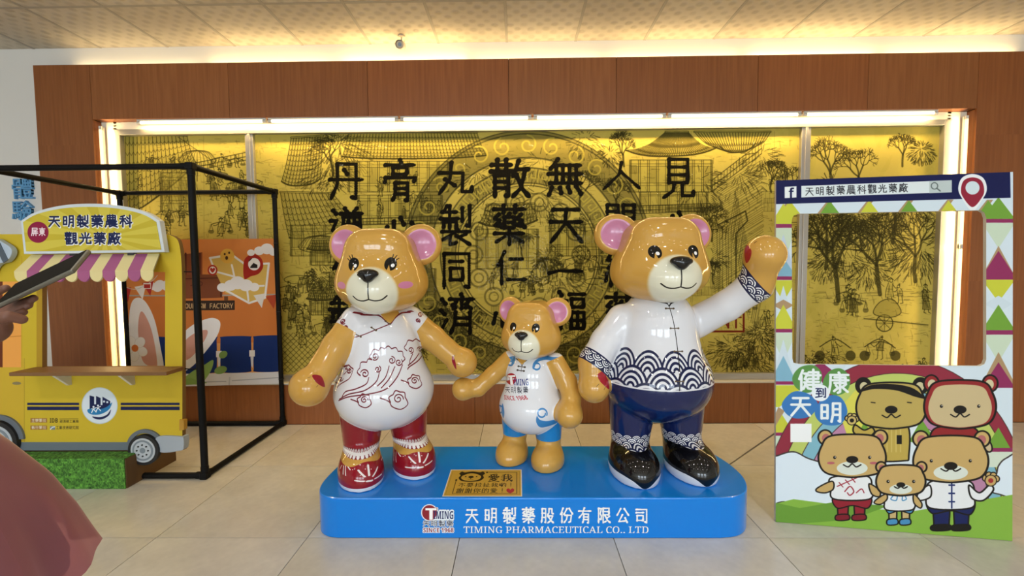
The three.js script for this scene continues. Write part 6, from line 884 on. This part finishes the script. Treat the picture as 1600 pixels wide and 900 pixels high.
// ---------------------------------------------------------------- person at the edge with a phone, in a sheer pink tunic
{
  const skin = M('#6e4838', 0.55), px = (u, v, z) => onZ(u, v, z).toArray(), at = V(-1.62, 0, 2.78), p = thing('person', 'person in a sheer pink flared tunic holding up a phone beside the van', 'person', at.toArray()), rel = (a) => [a[0] - at.x, a[1] - at.y, a[2] - at.z];
  const hand = { palm: rel(px(-16, 512, 2.94)), wrist: rel(px(-75, 560, 2.9)), elbow: [0.1, 1.08, 0.1], shoulder: [0.06, 1.3, 0.15] }, J = (u, v, z) => rel(px(u, v, z));
  const fingers = [[J(-10, 500, 2.985), J(12, 494, 2.99), J(34, 499, 2.975), 0.0105], [J(-20, 492, 2.92), J(18, 480, 2.925), J(52, 466, 2.93), 0.0088], [J(-22, 500, 2.925), J(14, 490, 2.93), J(44, 477, 2.935), 0.0088], [J(-24, 508, 2.935), J(10, 499, 2.94), J(36, 488, 2.945), 0.0085], [J(-26, 500, 2.91), J(-16, 462, 2.905), J(9, 450, 2.92), 0.0085]];
  const handField = (x, y, z) => { let d = smin(ellipsoid(x - hand.palm[0], y - hand.palm[1], z - hand.palm[2], 0.036, 0.032, 0.024), capsule(x, y, z, hand.palm, hand.wrist, 0.026, 0.027), 0.02); for (const [a, b, c, r] of fingers) d = smin(d, Math.min(capsule(x, y, z, a, b, r * 1.05, r), capsule(x, y, z, b, c, r, r * 0.86)), 0.006); return d; };
  const lo = hand.palm.map((v, k) => v - [0.1, 0.09, 0.08][k]), hi = hand.palm.map((v, k) => v + [0.12, 0.1, 0.08][k]), body = [toGeometry(surface(handField, lo, hi, 0.0035))];
  const limb = (x, y, z) => { let d = smin(capsule(x, y, z, hand.shoulder, hand.elbow, 0.052, 0.042), capsule(x, y, z, hand.elbow, hand.wrist, 0.042, 0.026), 0.02); d = smin(d, ellipsoid(x, y - 1.14, z, 0.16, 0.27, 0.115), 0.05); d = smin(d, ellipsoid(x, y - 0.9, z, 0.165, 0.16, 0.13), 0.06); d = smin(d, capsule(x, y, z, [0, 1.36, 0], [0.01, 1.47, 0.01], 0.055, 0.05), 0.04); for (const s of [-1, 1]) d = smin(d, smin(capsule(x, y, z, [0.02, 0.84, s * 0.085], [0.03, 0.46, s * 0.09], 0.09, 0.06), smin(capsule(x, y, z, [0.03, 0.46, s * 0.09], [0.0, 0.09, s * 0.09], 0.058, 0.04), smax(ellipsoid(x - 0.05, y - 0.03, z - s * 0.09, 0.12, 0.05, 0.045), -y, 0.004), 0.03), 0.02), 0.03); return smin(d, smin(capsule(x, y, z, [-0.04, 1.3, -0.15], [-0.02, 1.06, -0.2], 0.05, 0.042), capsule(x, y, z, [-0.02, 1.06, -0.2], [-0.08, 0.84, -0.22], 0.04, 0.03), 0.02), 0.04); };
  const head = (x, y, z) => { const X = x - 0.03, Y = y - 1.56, Z = z - 0.01; let d = smin(ellipsoid(X, Y, Z, 0.092, 0.112, 0.078), ellipsoid(X - 0.03, Y + 0.045, Z, 0.062, 0.062, 0.058), 0.03); d = smin(d, ellipsoid(X - 0.096, Y + 0.02, Z, 0.016, 0.024, 0.013), 0.012); for (const s of [-1, 1]) { d = smin(d, ellipsoid(X + 0.005, Y + 0.005, Z - s * 0.078, 0.02, 0.03, 0.008), 0.008); d = smax(d, -(Math.hypot(X - 0.096, Y - 0.005, Z - s * 0.03) - 0.013), 0.012); } return smin(d, ellipsoid(X - 0.082, Y + 0.056, Z, 0.012, 0.007, 0.022), 0.008); };
  body.push(toGeometry(surface((x, y, z) => smin(limb(x, y, z), head(x, y, z), 0.03), [-0.22, 0, -0.32], [0.45, 1.7, 0.3], 0.0115)));
  mesh('body', merge(body), skin, p);
  mesh('hair', toGeometry(surface((x, y, z) => smax(ellipsoid(x - 0.012, y - 1.575, z - 0.01, 0.108, 0.118, 0.092), Math.min(x - 0.075, Math.max(x - 0.03, 1.56 - y) * 1.0) * 1.0, 0.02), [-0.14, 1.4, -0.12], [0.16, 1.72, 0.14], 0.01)), M('#1a1411', 0.5), p);
  // flared tunic: two layers of sheer cloth with soft folds
  const prof = [[1.34, 0.1], [1.3, 0.17], [1.18, 0.165], [1.06, 0.16], [0.99, 0.172], [0.909, 0.225], [0.793, 0.292], [0.67, 0.34], [0.581, 0.366], [0.53, 0.38]];
  const skirt = (k, drop, ph, col, thr) => { const N = 96, Mv = 40, pos = [], ix = []; for (let j = 0; j <= Mv; j++) { const t = j / Mv * (prof.length - 1), i = Math.min(prof.length - 2, Math.floor(t)), f = t - i, y = prof[i][0] + (prof[i + 1][0] - prof[i][0]) * f - drop * (j / Mv) ** 3, r0 = (prof[i][1] + (prof[i + 1][1] - prof[i][1]) * f) * k, q = Math.max(0, (j / Mv - 0.5) * 2); for (let a = 0; a <= N; a++) { const th = a / N * 2 * Math.PI, r = r0 * (1 + q * (0.05 * Math.sin(th * 7 + ph) + 0.03 * Math.sin(th * 13 + 2 * ph))); pos.push(r * Math.cos(th), y + q * 0.012 * Math.sin(th * 7 + ph), r * Math.sin(th) * (j < 12 ? 0.78 + 0.22 * j / 12 : 1)); } } for (let j = 0; j < Mv; j++) for (let a = 0; a < N; a++) { const o = j * (N + 1) + a; ix.push(o, o + 1, o + N + 1, o + 1, o + N + 2, o + N + 1); } const g = new THREE.BufferGeometry(); g.setAttribute('position', new THREE.Float32BufferAttribute(pos, 3)); g.setIndex(ix); g.computeVertexNormals(); return mesh('tunic_layer', g, new THREE.MeshPhysicalMaterial({ color: col, roughness: 0.5, transmission: thr, thickness: 0, side: THREE.DoubleSide, sheen: 0.4, sheenColor: new THREE.Color('#d98a9a') }), p); };
  skirt(1, 0, 0.6, '#c4808f', 0.72).userData.label = 'sheer pink outer layer'; skirt(0.84, 0.02, 1.9, '#8f828c', 0.15).userData.label = 'mauve lining';
  const trousers = toGeometry(surface((x, y, z) => smax(limb(x, y, z) - 0.012, Math.max(y - 0.92, 0.1 - y), 0.01), [-0.25, 0.05, -0.25], [0.25, 0.97, 0.25], 0.014)); mesh('trousers', trousers, M('#2a2a33', 0.8), p);
  // phone
  const a = onZ(-8, 482, 2.965), b = onZ(114, 424, 2.965), L = b.clone().sub(a), len = L.length(), X = L.clone().normalize(), Wd = V(-0.34, 0.55, -0.76).normalize(), Nn = X.clone().cross(Wd).normalize().negate(), Y = Nn.clone().cross(X), ph = thing('phone', 'dark phone with silver edge held level in a raised hand', 'phone');
  const c = a.clone().add(b).multiplyScalar(0.5).addScaledVector(Y, 0.038 * (Y.dot(Wd) > 0 ? 1 : -1)); new THREE.Matrix4().makeBasis(X, Y, Nn).setPosition(c).decompose(ph.position, ph.quaternion, ph.scale);
  mesh('metal_frame', rbox(len, 0.076, 0.0095, 0.004), M('#77746a', 0.35, { metalness: 0.6 }), ph); for (const s of [-1, 1]) mesh(s > 0 ? 'screen' : 'back_cover', rbox(len - 0.006, 0.07, 0.001, 0.0004, 0, 0, s * 0.0047), M('#16140f', 0.6, { specularIntensity: 0.15 }), ph);
}
renderer.render(scene, camera);
